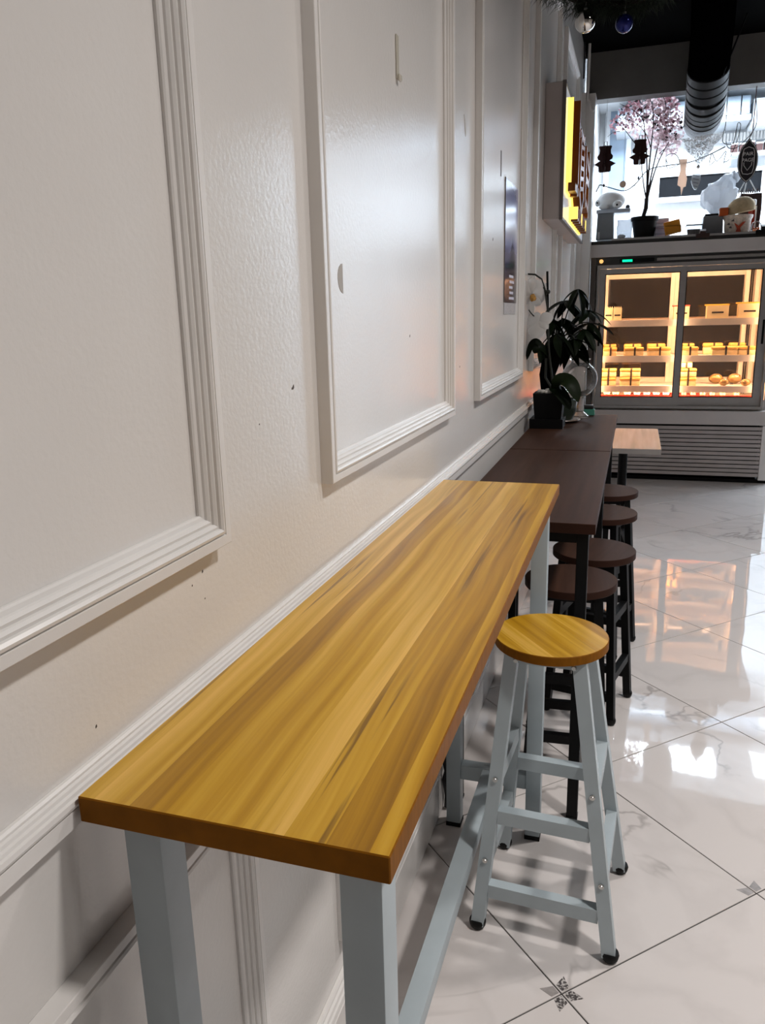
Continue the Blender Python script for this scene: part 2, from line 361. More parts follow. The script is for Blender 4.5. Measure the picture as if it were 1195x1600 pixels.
# chair rail and baseboard
RP = [(0.0, 0.0003), (0.0, 0.004), (0.002, 0.0065), (0.0045, 0.0065), (0.0055, 0.0095), (0.0085, 0.0105), (0.0095, 0.0135), (0.0125, 0.0145), (0.0135, 0.0175), (0.018, 0.0185), (0.021, 0.0175), (0.0215, 0.0135), (0.0235, 0.0135), (0.0240, 0.016), (0.041, 0.016), (0.0425, 0.012), (0.043, 0.0003)]
def run_trim(name, prof, ztop, y0, y1):
    trim_n[0] += 1
    return struct(obj(name, profile_strip(prof, (0, y0, ztop), (0, y1, ztop), (0, 0, -1), 0, 0), TRIM))
trim_n[0] += 1
run_trim('trim_%d' % trim_n[0], RP, 0.998, Y0, 6.74)
BP = [(0.0, 0.0003), (0.0, 0.006), (0.004, 0.009), (0.009, 0.0095), (0.011, 0.014), (0.018, 0.0155), (0.020, 0.019), (0.030, 0.021), (0.033, 0.017), (0.036, 0.017), (0.039, 0.020), (0.155, 0.020), (0.158, 0.0003)]
run_trim('baseboard_left', BP, 0.160, Y0, 6.74)
struct(obj('trim_20', B().box((0.0, 6.74, 0), (0.10, YF, 3.05)).box((0.0, 6.70, 0), (0.03, 6.74, 3.05)), TRIM))
# ---- marks on the wall (chips, old tape)
PEEL = mat('bare_patch_paint', srgb(196, 186, 172), 0.55); DARKM = mat('dark_scuff', srgb(80, 70, 66), 0.7)
def patch(pts, m_, name='paint_chip', t=0.0006): obj(name, B().prism([(0.0, y, z) for y, z in pts], (t, 0, 0)), m_, WL)
cy, cz = 1.325, 1.484
patch([(cy - 0.001 + 0.0, cz - 0.025)] + [(cy - 0.024 * math.sin(math.pi * k / 10), cz - 0.025 * math.cos(math.pi * k / 10)) for k in range(11)] + [(cy, cz + 0.025)], mat('half_moon_chip', srgb(170, 162, 152), 0.5))
patch([(2.345, 1.965), (2.352, 1.968), (2.372, 1.945), (2.375, 1.918), (2.366, 1.912), (2.356, 1.93)], mat('half_moon_chip'))
for (px, py, s_) in ((150, 1135, 0.0016), (316, 893, 0.0018), (300, 915, 0.0011), (320, 935, 0.0009), (458, 605, 0.0035), (456, 607, 0.002), (405, 663, 0.001), (640, 525, 0.003), (718, 573, 0.003), (770, 374, 0.005)):
    r = CR * (px - 597.5) + CD * (py - 800) + CF * FPX; q = CAM + r * (-CAM.x / r.x)
    patch([(q.y - s_ * 0.6, q.z - s_), (q.y + s_ * 0.7, q.z - s_ * 0.4), (q.y + s_ * 0.5, q.z + s_ * 1.1), (q.y - s_ * 0.4, q.z + s_ * 0.5)], DARKM, 'scuff')
obj('tape_remnant', B().box((0, 2.98, 1.90), (0.0008, 2.995, 1.985)), DARKM, WL)
# cable trunking stub and torn baseboard end beside the far leg of the wooden table
# ================================================================== WOODEN BAR TABLE
ZT = 0.990
t = thing('bar_table', (0.17, 1.25, 0), 'long narrow bar table with yellow wood top and blue-grey steel legs', 'table')
def slab(name, lo, hi, top, edge, parent, bev=0.0012):
    b = B().box(lo, hi).bevel(bev, 1); zt = max(v.co.z for v in b.bm.verts)
    o = obj(name, b, [top, edge], parent)
    for p in o.data.polygons: p.material_index = 0 if p.normal.z > 0.9 else 1
    return o
slab('tabletop', (0.021, 0.515, 0.963), (0.326, 1.990, ZT), WOODY, EDGE, t)
lw = 0.040
legs = [(0.048, 0.540), (0.270, 0.540), (0.048, 1.890), (0.270, 1.890)]
for lx, ly in legs:
    l = obj('leg', B().box((lx, ly, 0.012), (lx + lw, ly + lw, 0.9625)).bevel(0.002, 2), GREY, t, smooth=40)
    obj('foot_cap', B().box((lx - 0.001, ly - 0.001, 0.0), (lx + lw + 0.001, ly + lw + 0.001, 0.0118)), RUBBER, l)
for ly in (0.545, 1.895):
    obj('apron', B().box((0.0885, ly, 0.940), (0.2695, ly + 0.03, 0.9625)).bevel(0.0012, 1), GREY, t)
    obj('cross_bar', B().box((0.0885, ly, 0.152), (0.2695, ly + 0.035, 0.195)).bevel(0.002, 2), GREY, t, smooth=40)
for lx in (0.050, 0.278):
    obj('apron', B().box((lx, 0.5805, 0.937), (lx + 0.03, 1.8895, 0.9625)).bevel(0.0015, 1), GREY, t)
obj('footrest_bar', B().box((0.150, 0.5805, 0.155), (0.190, 1.8945, 0.195)).bevel(0.002, 2), GREY, t, smooth=40)
# ================================================================== STOOLS
def make_stool(name, zs, rs, fs, top_s, lw, seat_m, edge_m, leg_m, rungs, thick, label, cat, group, lean=0.0):
    root = thing(name, (0, 0, 0), label, cat, group)
    b = B().lathe([(0, zs - thick), (rs - 0.002, zs - thick), (rs, zs - thick + 0.002), (rs, zs - 0.0015), (rs - 0.0015, zs), (0, zs)], (lean, 0, 0), n=48, close=False)
    o = obj('seat', b, [seat_m, edge_m], root, smooth=35, local=True)
    for p in o.data.polygons: p.material_index = 0 if p.normal.z > 0.9 else 1
    zt = zs - thick - 0.0005
    fr = B()
    for a, c in (((-1, -1), (1, -1)), ((1, -1), (1, 1)), ((1, 1), (-1, 1)), ((-1, 1), (-1, -1))):
        fr.beam((lean + a[0] * top_s, a[1] * top_s, zt - 0.012), (lean + c[0] * top_s, c[1] * top_s, zt - 0.012), 0.024, 0.018, (0, 0, 1))
    obj('seat_frame', fr, leg_m, root, local=True)
    def pt(sx, sy, z):
        k = z / zt; return V((lean * k + sx * (fs * (1 - k) + (top_s + 0.006) * k), sy * (fs * (1 - k) + (top_s + 0.006) * k), z))
    for sx in (-1, 1):
        for sy in (-1, 1):
            l = obj('leg', B().beam(pt(sx, sy, 0.012), pt(sx, sy, zt), lw, lw, (1, 0, 0)), leg_m, root, local=True)
            f0 = pt(sx, sy, 0.0)
            cap = B().lathe([(0, 0.0), (lw * 0.45, 0.001), (lw * 0.62, 0.008), (lw * 0.68, 0.018), (lw * 0.60, 0.024), (0, 0.0245)], (f0.x, f0.y, 0.0), 14, close=False)
            obj('foot_cap', cap, RUBBER, l, smooth=50, local=True)
            if leg_m is GREY:
                for z in rungs[1]:
                    q = pt(sx, sy, z); b = B()
                    for sgn in ((0, sy),):
                        c0 = q + V((0, sy * (lw / 2 + 0.0005), 0)); b.tube([c0, c0 + V((0, sy * 0.003, 0))], 0.0062, 12); 
                        b.tube([c0 + V((0, sy * 0.003, 0)), c0 + V((0, sy * 0.0048, 0))], [0.0045, 0.0035], 12)
                    obj('screw', b, STEEL, l, smooth=40, local=True)
                q = pt(sx, sy, zt - 0.012); c0 = q + V((-sx * 0.012, sy * (lw / 2 + 0.0005), 0))
                obj('screw', B().tube([c0, c0 + V((0, sy * 0.004, 0))], [0.006, 0.0045], 12), STEEL, l, smooth=40, local=True)
    for z in rungs[0]:
        for sy in (-1, 1): obj('rung', B().beam(pt(-1, sy, z) + V((lw * 0.5, 0, 0)), pt(1, sy, z) - V((lw * 0.5, 0, 0)), lw * 0.85, lw * 1.15, (0, 1, 0)), leg_m, root, local=True)
    for z in rungs[1]:
        for sx in (-1, 1): obj('rung', B().beam(pt(sx, -1, z) + V((0, lw * 0.5, 0)), pt(sx, 1, z) - V((0, lw * 0.5, 0)), lw * 0.85, lw * 1.15, (1, 0, 0)), leg_m, root, local=True)
    return root
ws = make_stool('bar_stool', 0.705, 0.128, 0.152, 0.068, 0.030, WOODS, EDGE, GREY, ((0.105, 0.292), (0.183, 0.385)), 0.022,
                'yellow wood topped stool with blue-grey steel legs beside the wooden bar table', 'stool', 'bar stools along the wall', lean=-0.022)
ws.location = (0.366, 1.683, 0); ws.rotation_euler = (0, 0, math.radians(-3))
ds = make_stool('bar_stool', 0.602, 0.143, 0.118, 0.078, 0.026, DWOOD, DEDGE, BLACK, ((0.10, 0.30), (0.17, 0.38)), 0.024,
                'dark brown round-topped stool with black legs, nearest of the four dark stools', 'stool', 'bar stools along the wall')
spots = [(0.336, 2.395, 4, None), (0.390, 2.735, -13, 'dark brown round-topped stool with black legs, second nearest of the four dark stools'),
         (0.394, 3.29, -18, 'dark brown round-topped stool with black legs, third nearest of the four dark stools'),
         (0.398, 3.72, 7, 'dark brown round-topped stool with black legs, farthest of the four dark stools')]
for i, (x, y, a, lab) in enumerate(spots):
    o = ds if i == 0 else copy_tree(ds)
    if lab: o['label'] = lab
    o.location = (x, y, 0); o.rotation_euler = (0, 0, math.radians(a))
# ================================================================== DARK TABLES
def dark_table(y0, y1, label):
    t = thing('bar_table', (0.21, (y0 + y1) / 2, 0), label, 'table')
    x0, x1 = 0.025, 0.420
    slab('tabletop', (x0, y0, 0.857), (x1, y1, 0.885), DWOOD, DEDGE, t)
    for lx in (x0 + 0.012, x1 - 0.047):
        for ly in (y0 + 0.012, y1 - 0.047):
            l = obj('leg', B().box((lx, ly, 0.008), (lx + 0.030, ly + 0.030, 0.8565)).bevel(0.0015, 1), BLACK, t)
            obj('foot_cap', B().box((lx - 0.001, ly - 0.001, 0), (lx + 0.031, ly + 0.031, 0.0078)), RUBBER, l)
    for ly in (y0 + 0.014, y1 - 0.045):
        obj('apron', B().box((x0 + 0.0425, ly, 0.829), (x1 - 0.0475, ly + 0.028, 0.8565)), BLACK, t)
    for lx in (x0 + 0.014, x1 - 0.045):
        obj('apron', B().box((lx, y0 + 0.0425, 0.829), (lx + 0.028, y1 - 0.0475, 0.8565)), BLACK, t)
dark_table(2.000, 3.132, 'dark walnut bar table with black legs, right behind the yellow wood table')
dark_table(3.140, 4.300, 'dark walnut bar table holding the potted plants')
# grey topped cafe table beyond
t = thing('cafe_table', (0.46, 4.72, 0), 'small table with pale grey wood-look top on a black pedestal', 'table')
GTOP = mat('pale_grey_wood_laminate', srgb(176, 168, 158), 0.22, var=(30, 0.2, (1, 0.05, 1)))
slab('tabletop', (0.265, 4.33, 0.672), (0.652, 5.12, 0.70), GTOP, mat('grey_edge_band', srgb(150, 145, 142), 0.4), t)
obj('pedestal', B().tube([(0.455, 4.72, 0.02), (0.455, 4.72, 0.66)], 0.026, 20), BLACK, t, smooth=40)
obj('top_plate', B().box((0.35, 4.55, 0.660), (0.56, 4.89, 0.6715)), BLACK, t)
obj('base_foot', B().lathe([(0, 0.0), (0.075, 0.0), (0.078, 0.006), (0.07, 0.014), (0.04, 0.022), (0, 0.024)], (0.455, 4.72, 0), 32, close=False), BLACK, t, smooth=40)
# ================================================================== KITCHEN BEYOND THE PASS-THROUGH
def pxbox(x0, y0, x1, y1, Y, d):
    """box whose front face spans the given photo rectangle at depth Y, d deep"""
    a = P((x0 + x1) / 2, y0, Y); c = P((x0 + x1) / 2, y1, Y); l = P(x0, (y0 + y1) / 2, Y); r = P(x1, (y0 + y1) / 2, Y)
    return (l.x, Y, c.z), (r.x, Y + d, a.z)
SS = mat('blue_grey_stainless', srgb(150, 164, 178), 0.35, 0.5); KDARK = mat('dark_slot', (0.010, 0.011, 0.013), 0.8, spec=0.1); KBROWN = mat('brown_shelf_goods', srgb(70, 40, 38), 0.6)
lo, hi = pxbox(965, 158, 1172, 188, 9.0, 0.45)
t = thing('range_hood', ((lo[0] + hi[0]) / 2, 9.2, lo[2]), 'blue-grey stainless extractor hood high on the kitchen wall', 'hood')
obj('hood_body', B().box(lo, hi).bevel(0.01, 1), SS, t)
obj('hood_rim', B().box((lo[0] - 0.01, 8.985, lo[2] - 0.05), (hi[0] + 0.01, 9.45, lo[2] - 0.0005)), mat('hood_rim_steel', srgb(190, 196, 202), 0.4, 0.3), t)
obj('hood_seam', B().box((hi[0] - 0.09, 8.992, lo[2]), (hi[0] - 0.08, 8.9995, hi[2])), KDARK, t)
lo2, hi2 = pxbox(1176, 152, 1215, 190, 9.0, 0.45)
t = thing('kitchen_cabinet', ((lo2[0] + hi2[0]) / 2, 9.2, lo2[2]), 'pale blue wall cabinet right of the extractor hood', 'cabinet')
obj('cabinet_body', B().box((hi[0] + 0.03, 9.0, lo2[2]), (hi2[0] + 0.5, 9.45, hi2[2])), KWHITE, t)
for k in range(3):
    obj('cabinet_door', B().box((hi[0] + 0.04 + k * 0.2, 8.985, lo2[2] + 0.01), (hi[0] + 0.23 + k * 0.2, 8.9995, hi2[2] - 0.01)), mat('pale_blue_door', srgb(185, 198, 212), 0.4), t)
# corrugated splash panel: ribs
lo, hi = pxbox(1125, 204, 1240, 217, 9.40, 0.05)
t = thing('splash_panel', ((lo[0] + hi[0]) / 2, 9.42, lo[2]), 'white corrugated panel on the kitchen wall below the hood', 'panel')
obj('backing', B().box((lo[0], 9.43, lo[2]), (hi[0], 9.45, hi[2])), KWHITE, t)
nb = 22
for k in range(nb):
    x = lo[0] + (hi[0] - lo[0]) * (k + 0.5) / nb
    obj('rib', B().box((x - 0.010, 9.415, lo[2]), (x + 0.010, 9.4298, hi[2])), mat('rib_white', (0.82, 0.81, 0.79), 0.5), t)
lo, hi = pxbox(1140, 219, 1260, 234, 9.25, 0.2)
t = thing('wall_shelf', ((lo[0] + hi[0]) / 2, 9.35, lo[2]), 'kitchen wall shelf with dark brown boxes and pale lids', 'shelf')
obj('shelf_board', B().box((lo[0], 9.25, lo[2] - 0.02), (hi[0], 9.45, lo[2])), KWHITE, t)
obj('bracket', B().box((lo[0], 9.25, lo[2] - 0.12), (lo[0] + 0.02, 9.45, lo[2] - 0.0205)), KWHITE, t)
shz = lo[2]; NTH_ = ['first', 'second', 'third', 'fourth', 'fifth', 'sixth', 'seventh', 'eighth', 'ninth']
for k in range(9):
    x = lo[0] + 0.05 + k * 0.078; hgt = 0.07 + 0.03 * random.random()
    tb = thing('spice_box', (x, 9.33, shz), 'small dark brown box with pale lid on the kitchen wall shelf, %s from the left' % NTH_[k], 'box', 'boxes on the kitchen wall shelf')
    obj('box_body', B().box((x - 0.031, 9.28, shz + 0.0005), (x + 0.031, 9.38, shz + hgt)), KBROWN, tb)
    obj('lid', B().box((x - 0.033, 9.278, shz + hgt + 0.0003), (x + 0.033, 9.382, shz + hgt + 0.015)), KWHITE, tb)
lo, hi = pxbox(1030, 272, 1189, 304, 9.40, 0.06)
t = thing('wall_oven', ((lo[0] + hi[0]) / 2, 9.42, lo[2]), 'long dark glazed opening in the white kitchen wall', 'oven')
obj('dark_glass', B().box((lo[0], 9.41, lo[2]), (hi[0], 9.45, hi[2])), KDARK, t)
for a, c in (((lo[0] - 0.05, lo[2] - 0.05), (hi[0] + 0.05, lo[2] - 0.0005)), ((lo[0] - 0.05, hi[2] + 0.0005), (hi[0] + 0.05, hi[2] + 0.04)), ((lo[0] - 0.05, lo[2]), (lo[0] - 0.0005, hi[2])), ((hi[0] + 0.0005, lo[2]), (hi[0] + 0.05, hi[2]))):
    obj('frame_bar', B().box((a[0], 9.385, a[1]), (c[0], 9.45, c[1])), KWHITE, t)
lo, hi = pxbox(952, 172, 978, 300, 9.42, 0.03)
t = thing('window_1', ((lo[0] + hi[0]) / 2, 9.43, lo[2]), None, None); struct(t)
obj('window_pane', B().box(lo, hi), mat('blue_window_glass', srgb(150, 168, 188), 0.1), t)
for a, c in (((lo[0] - 0.05, lo[2] - 0.05), (hi[0] + 0.05, lo[2])), ((lo[0] - 0.05, hi[2]), (hi[0] + 0.05, hi[2] + 0.05)), ((lo[0] - 0.05, lo[2]), (lo[0], hi[2])), ((hi[0], lo[2]), (hi[0] + 0.05, hi[2]))):
    obj('window_frame', B().box((a[0], 9.40, a[1]), (c[0], 9.46, c[1])), KWHITE, t)
struct(obj('trim_21', B().box((0.03, YF + 0.02, 1.86), (0.09, YF + 0.13, 3.05)), mat('post_white', (0.72, 0.75, 0.79), 0.4)))
# ================================================================== DISPLAY FRIDGE
FX0, FX1 = 0.150, 1.525
t = thing('display_fridge', (0.84, 7.3, 0), 'grey display fridge with two sliding glass doors lit warm inside', 'fridge')
obj('side_panel', B().box((FX0 - 0.005, YF + 0.06, 0.05), (FX0 + 0.012, 7.62, 1.85)), PANEL, t)
obj('side_panel', B().box((FX1 - 0.012, YF + 0.06, 0.05), (FX1 + 0.005, 7.62, 1.85)), PANEL, t)
obj('back_panel', B().box((FX0 + 0.0125, 7.60, 0.05), (FX1 - 0.0125, 7.62, 1.85)), PANEL, t)
obj('cabinet_floor', B().box((FX0 + 0.0125, YF + 0.06, 0.60), (FX1 - 0.0125, 7.598, 0.69)), WHITE, t)
obj('cabinet_roof', B().box((FX0 + 0.0125, YF + 0.06, 1.76), (FX1 - 0.0125, 7.598, 1.85)), WHITE, t)
obj('compressor_box', B().box((FX0 + 0.02, YF + 0.10, 0.03), (FX1 - 0.02, 7.58, 0.55)), mat('dark_compressor_housing', (0.01, 0.01, 0.01), 0.7), t)
# rear mirror glass panels between pale posts
for x0, x1 in ((0.225, 0.755), (0.83, 1.345)):
    for z0, z1 in ((1.36, 1.70), (1.07, 1.29), (0.84, 0.99)):
        obj('rear_glass', B().box((x0, 7.515, z0), (x1, 7.53, z1)), DARKGLASS, t)
POST = mat('warm_white_post', (0.80, 0.72, 0.62), 0.45)
obj('rear_liner', B().box((FX0 + 0.0125, 7.532, 0.6905), (FX1 - 0.0125, 7.598, 1.7595)), POST, t)
for x in (0.172, 0.215, 0.775, 0.810, 1.372, 1.45):
    obj('post', B().box((x - 0.017, 7.49, 0.6905), (x + 0.017, 7.5145, 1.7595)), POST, t)
for x in (1.40, 1.415):
    obj('post', B().box((x - 0.004, 7.50, 0.6905), (x + 0.004, 7.514, 1.7595)), BLACK, t)
LED = mat('warm_led', (1, 0.8, 0.6), 0.5, emit=(1.0, 0.55, 0.30), es=88)
LED_FILL = mat('warm_led_fill', (1, 0.8, 0.6), 0.5, emit=(1.0, 0.55, 0.30), es=27)
SHELF = mat('shelf_enamel', (0.82, 0.77, 0.70), 0.35)
for z in (1.343, 1.047, 0.794):
    s = obj('shelf', B().box((FX0 + 0.02, 7.055, z - 0.016), (FX1 - 0.02, 7.47, z)).box((FX0 + 0.02, 7.04, z - 0.05), (FX1 - 0.02, 7.0545, z + 0.004)), SHELF, t)
    obj('led_and_fill_strip', B().box((FX0 + 0.05, 7.058, z - 0.030), (FX1 - 0.05, 7.080, z - 0.018)), LED, s)
obj('led_and_fill_strip', B().box((FX0 + 0.05, 7.012, 1.742), (FX1 - 0.05, 7.030, 1.757)), LED, t)
for x in (0.196, 0.832, 1.452): obj('led_and_fill_strip', B().box((x - 0.008, 7.008, 0.72), (x + 0.008, 7.018, 1.735)), LED_FILL, t)  # hidden upright strips added to light the shelves evenly from the front
# front: outer frame, sliding doors
def rect_frame(b, x0, x1, z0, z1, wl, wr, wb, wt, y0, y1):
    b.box((x0, y0, z0), (x0 + wl, y1, z1)); b.box((x1 - wr, y0, z0), (x1, y1, z1)); b.box((x0 + wl, y0, z0), (x1 - wr, y1, z0 + wb)); b.box((x0 + wl, y0, z1 - wt), (x1 - wr, y1, z1)); return b
obj('door_surround', rect_frame(B(), 0.158, 1.500, 0.618, 1.793, 0.018, 0.018, 0.022, 0.030, YF - 0.005, YF + 0.06), ALU, t)
def door(x0, x1, y, gx0, gx1, hx):
    d = obj('sliding_door', rect_frame(B(), x0, x1, 0.641, 1.762, gx0 - x0, x1 - gx1, 0.07, 0.042, y, y + 0.022), ALU, t)
    obj('gasket', rect_frame(B(), gx0 - 0.001, gx1 + 0.001, 0.710, 1.721, 0.006, 0.006, 0.006, 0.006, y - 0.0015, y + 0.0175), BLACK, d)
    obj('glass_pane', B().box((gx0, y + 0.009, 0.7105), (gx1, y + 0.013, 1.7205)), GLASS, d)
    obj('door_handle', B().box((hx - 0.008, y - 0.004, 1.14), (hx + 0.008, y - 0.0005, 1.33)), BLACK, d)
door(0.177, 0.852, YF + 0.004, 0.224, 0.806, 0.19)
door(0.815, 1.480, YF + 0.030, 0.856, 1.420, 1.455)
obj('top_channel', B().box((0.145, YF + 0.015, 1.794), (FX1, YF + 0.06, 1.852)), mat('dark_channel', (0.03, 0.03, 0.03), 0.35), t)
obj('channel_trim', B().box((0.62, YF + 0.004, 1.812), (FX1, YF + 0.0145, 1.834)), mat('chrome_strip', (0.6, 0.6, 0.6), 0.2, 1.0), t)
obj('display_housing', B().box((0.33, YF - 0.012, 1.806), (0.60, YF + 0.0145, 1.836)), BLACK, t)
obj('display_light', B().box((0.352, YF - 0.016, 1.812), (0.43, YF - 0.0125, 1.830)), mat('green_display', (0, 0.6, 0.3), 0.4, emit=(0.0, 0.9, 0.42), es=1.6), t, label='glowing green display')
obj('pilot_lamp', B().tube([(0.185, YF - 0.002, 1.825), (0.185, YF + 0.014, 1.825)], 0.016, 14), mat('amber_lamp', (0.9, 0.6, 0.2), 0.4, emit=(1.0, 0.55, 0.16), es=1.2), t, label='small amber lamp')
obj('kick_band', B().box((0.135, YF - 0.03, 0.490), (FX1 + 0.06, YF + 0.059, 0.604)).bevel(0.003, 1), PANEL, t)
for k in range(12):
    z = 0.470 - k * 0.0352
    obj('louver', B().box((0.185, YF - 0.006, z - 0.027), (1.512, YF + 0.020, z), rot=(math.radians(-14), 0, 0)), LOUV, t)
obj('louver_stile', B().box((1.5135, YF - 0.010, 0.03), (1.59, YF + 0.055, 0.486)).bevel(0.003, 1), mat('white_panel', (0.72, 0.69, 0.67), 0.35), t)
obj('louver_stile', B().box((0.14, YF - 0.010, 0.03), (0.184, YF + 0.055, 0.486)), LOUV, t)
obj('plinth', B().box((0.15, YF + 0.03, 0.0), (1.58, 7.6, 0.0295)), BLACK, t)
# ledge above the fridge
t = thing('counter_ledge', (0.84, 7.3, 1.856), 'pale counter ledge with metal rim on top of the display fridge', 'counter')
obj('fascia', B().box((0.078, YF - 0.02, 1.856), (1.62, YF + 0.012, 1.955)).bevel(0.002, 1), PANEL, t)
obj('deck', B().box((0.078, YF + 0.0125, 1.856), (1.62, 7.75, 1.955)), PANEL, t)
obj('recess_strip', B().box((0.09, YF + 0.004, 1.9552), (1.61, 7.70, 1.984)), mat('dark_recess', (0.02, 0.02, 0.02), 0.4), t)
obj('rim', B().box((0.26, YF - 0.006, 1.984), (1.615, 7.72, 1.9995)), mat('brushed_rim', (0.42, 0.41, 0.41), 0.35, 0.6), t)
# ================================================================== FRIDGE CONTENTS
CREAM = mat('sponge_cream', srgb(238, 214, 160), 0.7, bump=(90, 0.3, 0.003), var=(30, 0.1)); GOLD = mat('golden_crust', srgb(222, 170, 84), 0.6, bump=(60, 0.2, 0.003), var=(18, 0.15))
BAND = mat('dark_paper_band', (0.02, 0.012, 0.008), 0.5); BOXM = mat('cream_box_card', srgb(240, 222, 176), 0.6); YLID = mat('yellow_card', srgb(232, 186, 60), 0.6); RLID = mat('red_card', srgb(206, 70, 50), 0.6)
NTH = ['first', 'second', 'third', 'fourth', 'fifth', 'sixth', 'seventh', 'eighth', 'ninth', 'tenth', 'eleventh', 'twelfth', 'thirteenth']
ORD = ['leftmost', 'second from the left', 'third from the left', 'fourth from the left', 'fifth from the left', 'rightmost']
def loaf(x, y, z, wd, h, label, group, d=0.10):
    t = thing('wrapped_cake', (x, y, z), label, 'cake', group)
    b = B().box((x - wd / 2, y - d / 2, z + 0.001), (x + wd / 2, y + d / 2, z + h * 0.62)).bevel(0.006, 2); obj('sponge', b, CREAM, t, smooth=60)
    b = B().box((x - wd / 2 - 0.003, y - d / 2 - 0.003, z + h * 0.625), (x + wd / 2 + 0.003, y + d / 2 + 0.003, z + h)).bevel(min(0.014, h * 0.17), 3); obj('crust', b, GOLD, t, smooth=60)
    bx = x + wd * 0.05
    b = B().box((bx - 0.007, y - d / 2 - 0.0045, z + 0.002), (bx + 0.007, y - d / 2 - 0.0034, z + h)).box((bx - 0.007, y - d / 2 - 0.0045, z + h + 0.0003), (bx + 0.010, y + d / 2, z + h + 0.0013)); obj('paper_band', b, BAND, t)
    return t
def X(px, py, Y): return P(px, py, Y).x
g_ = 'banded cakes in the display fridge'
for k, (px, wp) in enumerate(((953, 20), (990, 29), (1029, 34), (1076, 26), (1131, 36), (1166, 25))):
    loaf(X(px, 550, 7.12), 7.12, 1.047, wp / 185, 0.072, 'dark-banded cream cake, front row of middle fridge shelf, ' + ORD[k], g_)
for k, (px, wp) in enumerate(((952, 22), (988, 28), (1025, 29), (1074, 20), (1113, 30), (1151, 24))):
    loaf(X(px, 542, 7.31), 7.31, 1.047, wp / 200, 0.094, 'dark-banded golden cake, back row of middle fridge shelf, ' + ORD[k], g_)
for k, (px, wp, n) in enumerate(((949, 24, 2), (984, 28, 2), (1073, 24, 3))):
    for q in range(n):
        loaf(X(px, 590, 7.14) - (0.015 if q == 2 else 0), 7.14 + 0.02 * q, 0.794 + 0.0735 * q, wp / 168 * (0.7 if q == 2 else 1), 0.07,
             ('bottom', 'upper', 'top')[q] + ' banded cake in the ' + ('left', 'middle', 'right')[k] + ' stack on the lowest fridge shelf', g_)
BUN = mat('baked_bun', srgb(226, 178, 100), 0.5, bump=(50, 0.4, 0.006), var=(22, 0.25)); 
for k, (px, Y, z) in enumerate(((1131, 7.10, 0.794), (1165, 7.10, 0.794), (1118, 7.30, 0.794), (1147, 7.30, 0.794))):
    x = X(px, 595, Y)
    t = thing('wrapped_bun', (x, Y, z), ('left' if k % 2 == 0 else 'right') + ' film-wrapped bun in the ' + ('front' if k < 2 else 'back') + ' row at the right of the lowest fridge shelf', 'bun', 'wrapped buns in the display fridge')
    h = 0.055 if k < 2 else 0.085
    obj('bun', B().ball((x, Y, z + h / 2 + 0.004), h / 2, 16, (1.25, 1.0, 0.98)), BUN, t, smooth=80)
    b = B().ball((x, Y, z + h / 2 + 0.004), h / 2 + 0.004, 12, (1.25, 1.0, 0.95))
    for vv in b.bm.verts: vv.co += V((random.uniform(-1, 1), random.uniform(-1, 1), random.uniform(-0.6, 0.6))) * 0.002
    b.box((x + 0.045, Y - 0.012, z + 0.012), (x + 0.07, Y + 0.012, z + 0.028)); obj('film_wrap', b, FILM, t)
def card_box(px0, px1, Y, h, lid, label, crown=False):
    x0, x1 = X(px0, 490, Y), X(px1, 490, Y); z = 1.343
    t = thing('cake_box', ((x0 + x1) / 2, Y, z), label, 'box', 'cake boxes on the top fridge shelf')
    obj('box_body', B().box((x0, Y - 0.06, z + 0.0005), (x1, Y + 0.06, z + h)), BOXM, t)
    if crown:
        b = B()
        for k in range(4):
            xx = x0 + (x1 - x0) * (k + 0.5) / 4; b.prism([(xx - 0.010, Y - 0.058, z + h + 0.0003), (xx + 0.010, Y - 0.058, z + h + 0.0003), (xx, Y - 0.058, z + h + 0.022)], (0, 0.11, 0))
        obj('fluted_top', b, BOXM, t)
    else: obj('lid', B().box((x0 - 0.012, Y - 0.055, z + h + 0.0003), (x1 + 0.004, Y + 0.064, z + h + 0.010), rot=(0.03, 0, 0)), lid, t)
    xm = (x0 + x1) / 2
    obj('name_tag', B().box((xm - min(0.045, (x1 - x0) * 0.36), Y - 0.0615, z + h * 0.42), (xm + min(0.045, (x1 - x0) * 0.36), Y - 0.0602, z + h * 0.54)), BAND, t)
card_box(944.5, 957.5, 7.14, 0.098, None, 'small cream cake box with fluted top, left one of the pair at top left', True)
card_box(958.5, 971, 7.14, 0.098, None, 'small cream cake box with fluted top, right one of the pair at top left', True)
card_box(1052, 1076, 7.13, 0.105, RLID, 'cream cake box with red lid behind the fridge door divider')
card_box(1103, 1137, 7.13, 0.105, YLID, 'cream cake box with yellow lid, middle of the top fridge shelf')
card_box(1152, 1187, 7.13, 0.115, YLID, 'cream cake box with yellow lid at the right end of the top fridge shelf')
t = thing('pastry_tray', (0.84, 7.25, 0.69), 'long tray with red and cream lining on the fridge floor', 'tray')
obj('tray_base', B().box((0.19, 7.06, 0.6905), (1.48, 7.45, 0.70)), WHITE, t)
obj('red_liner', B().box((0.42, 7.065, 0.7003), (1.05, 7.44, 0.7035)), mat('red_paper', srgb(205, 40, 34), 0.6), t)
obj('price_rail', B().box((0.19, 7.045, 0.695), (1.48, 7.0595, 0.722)), RLID, t)
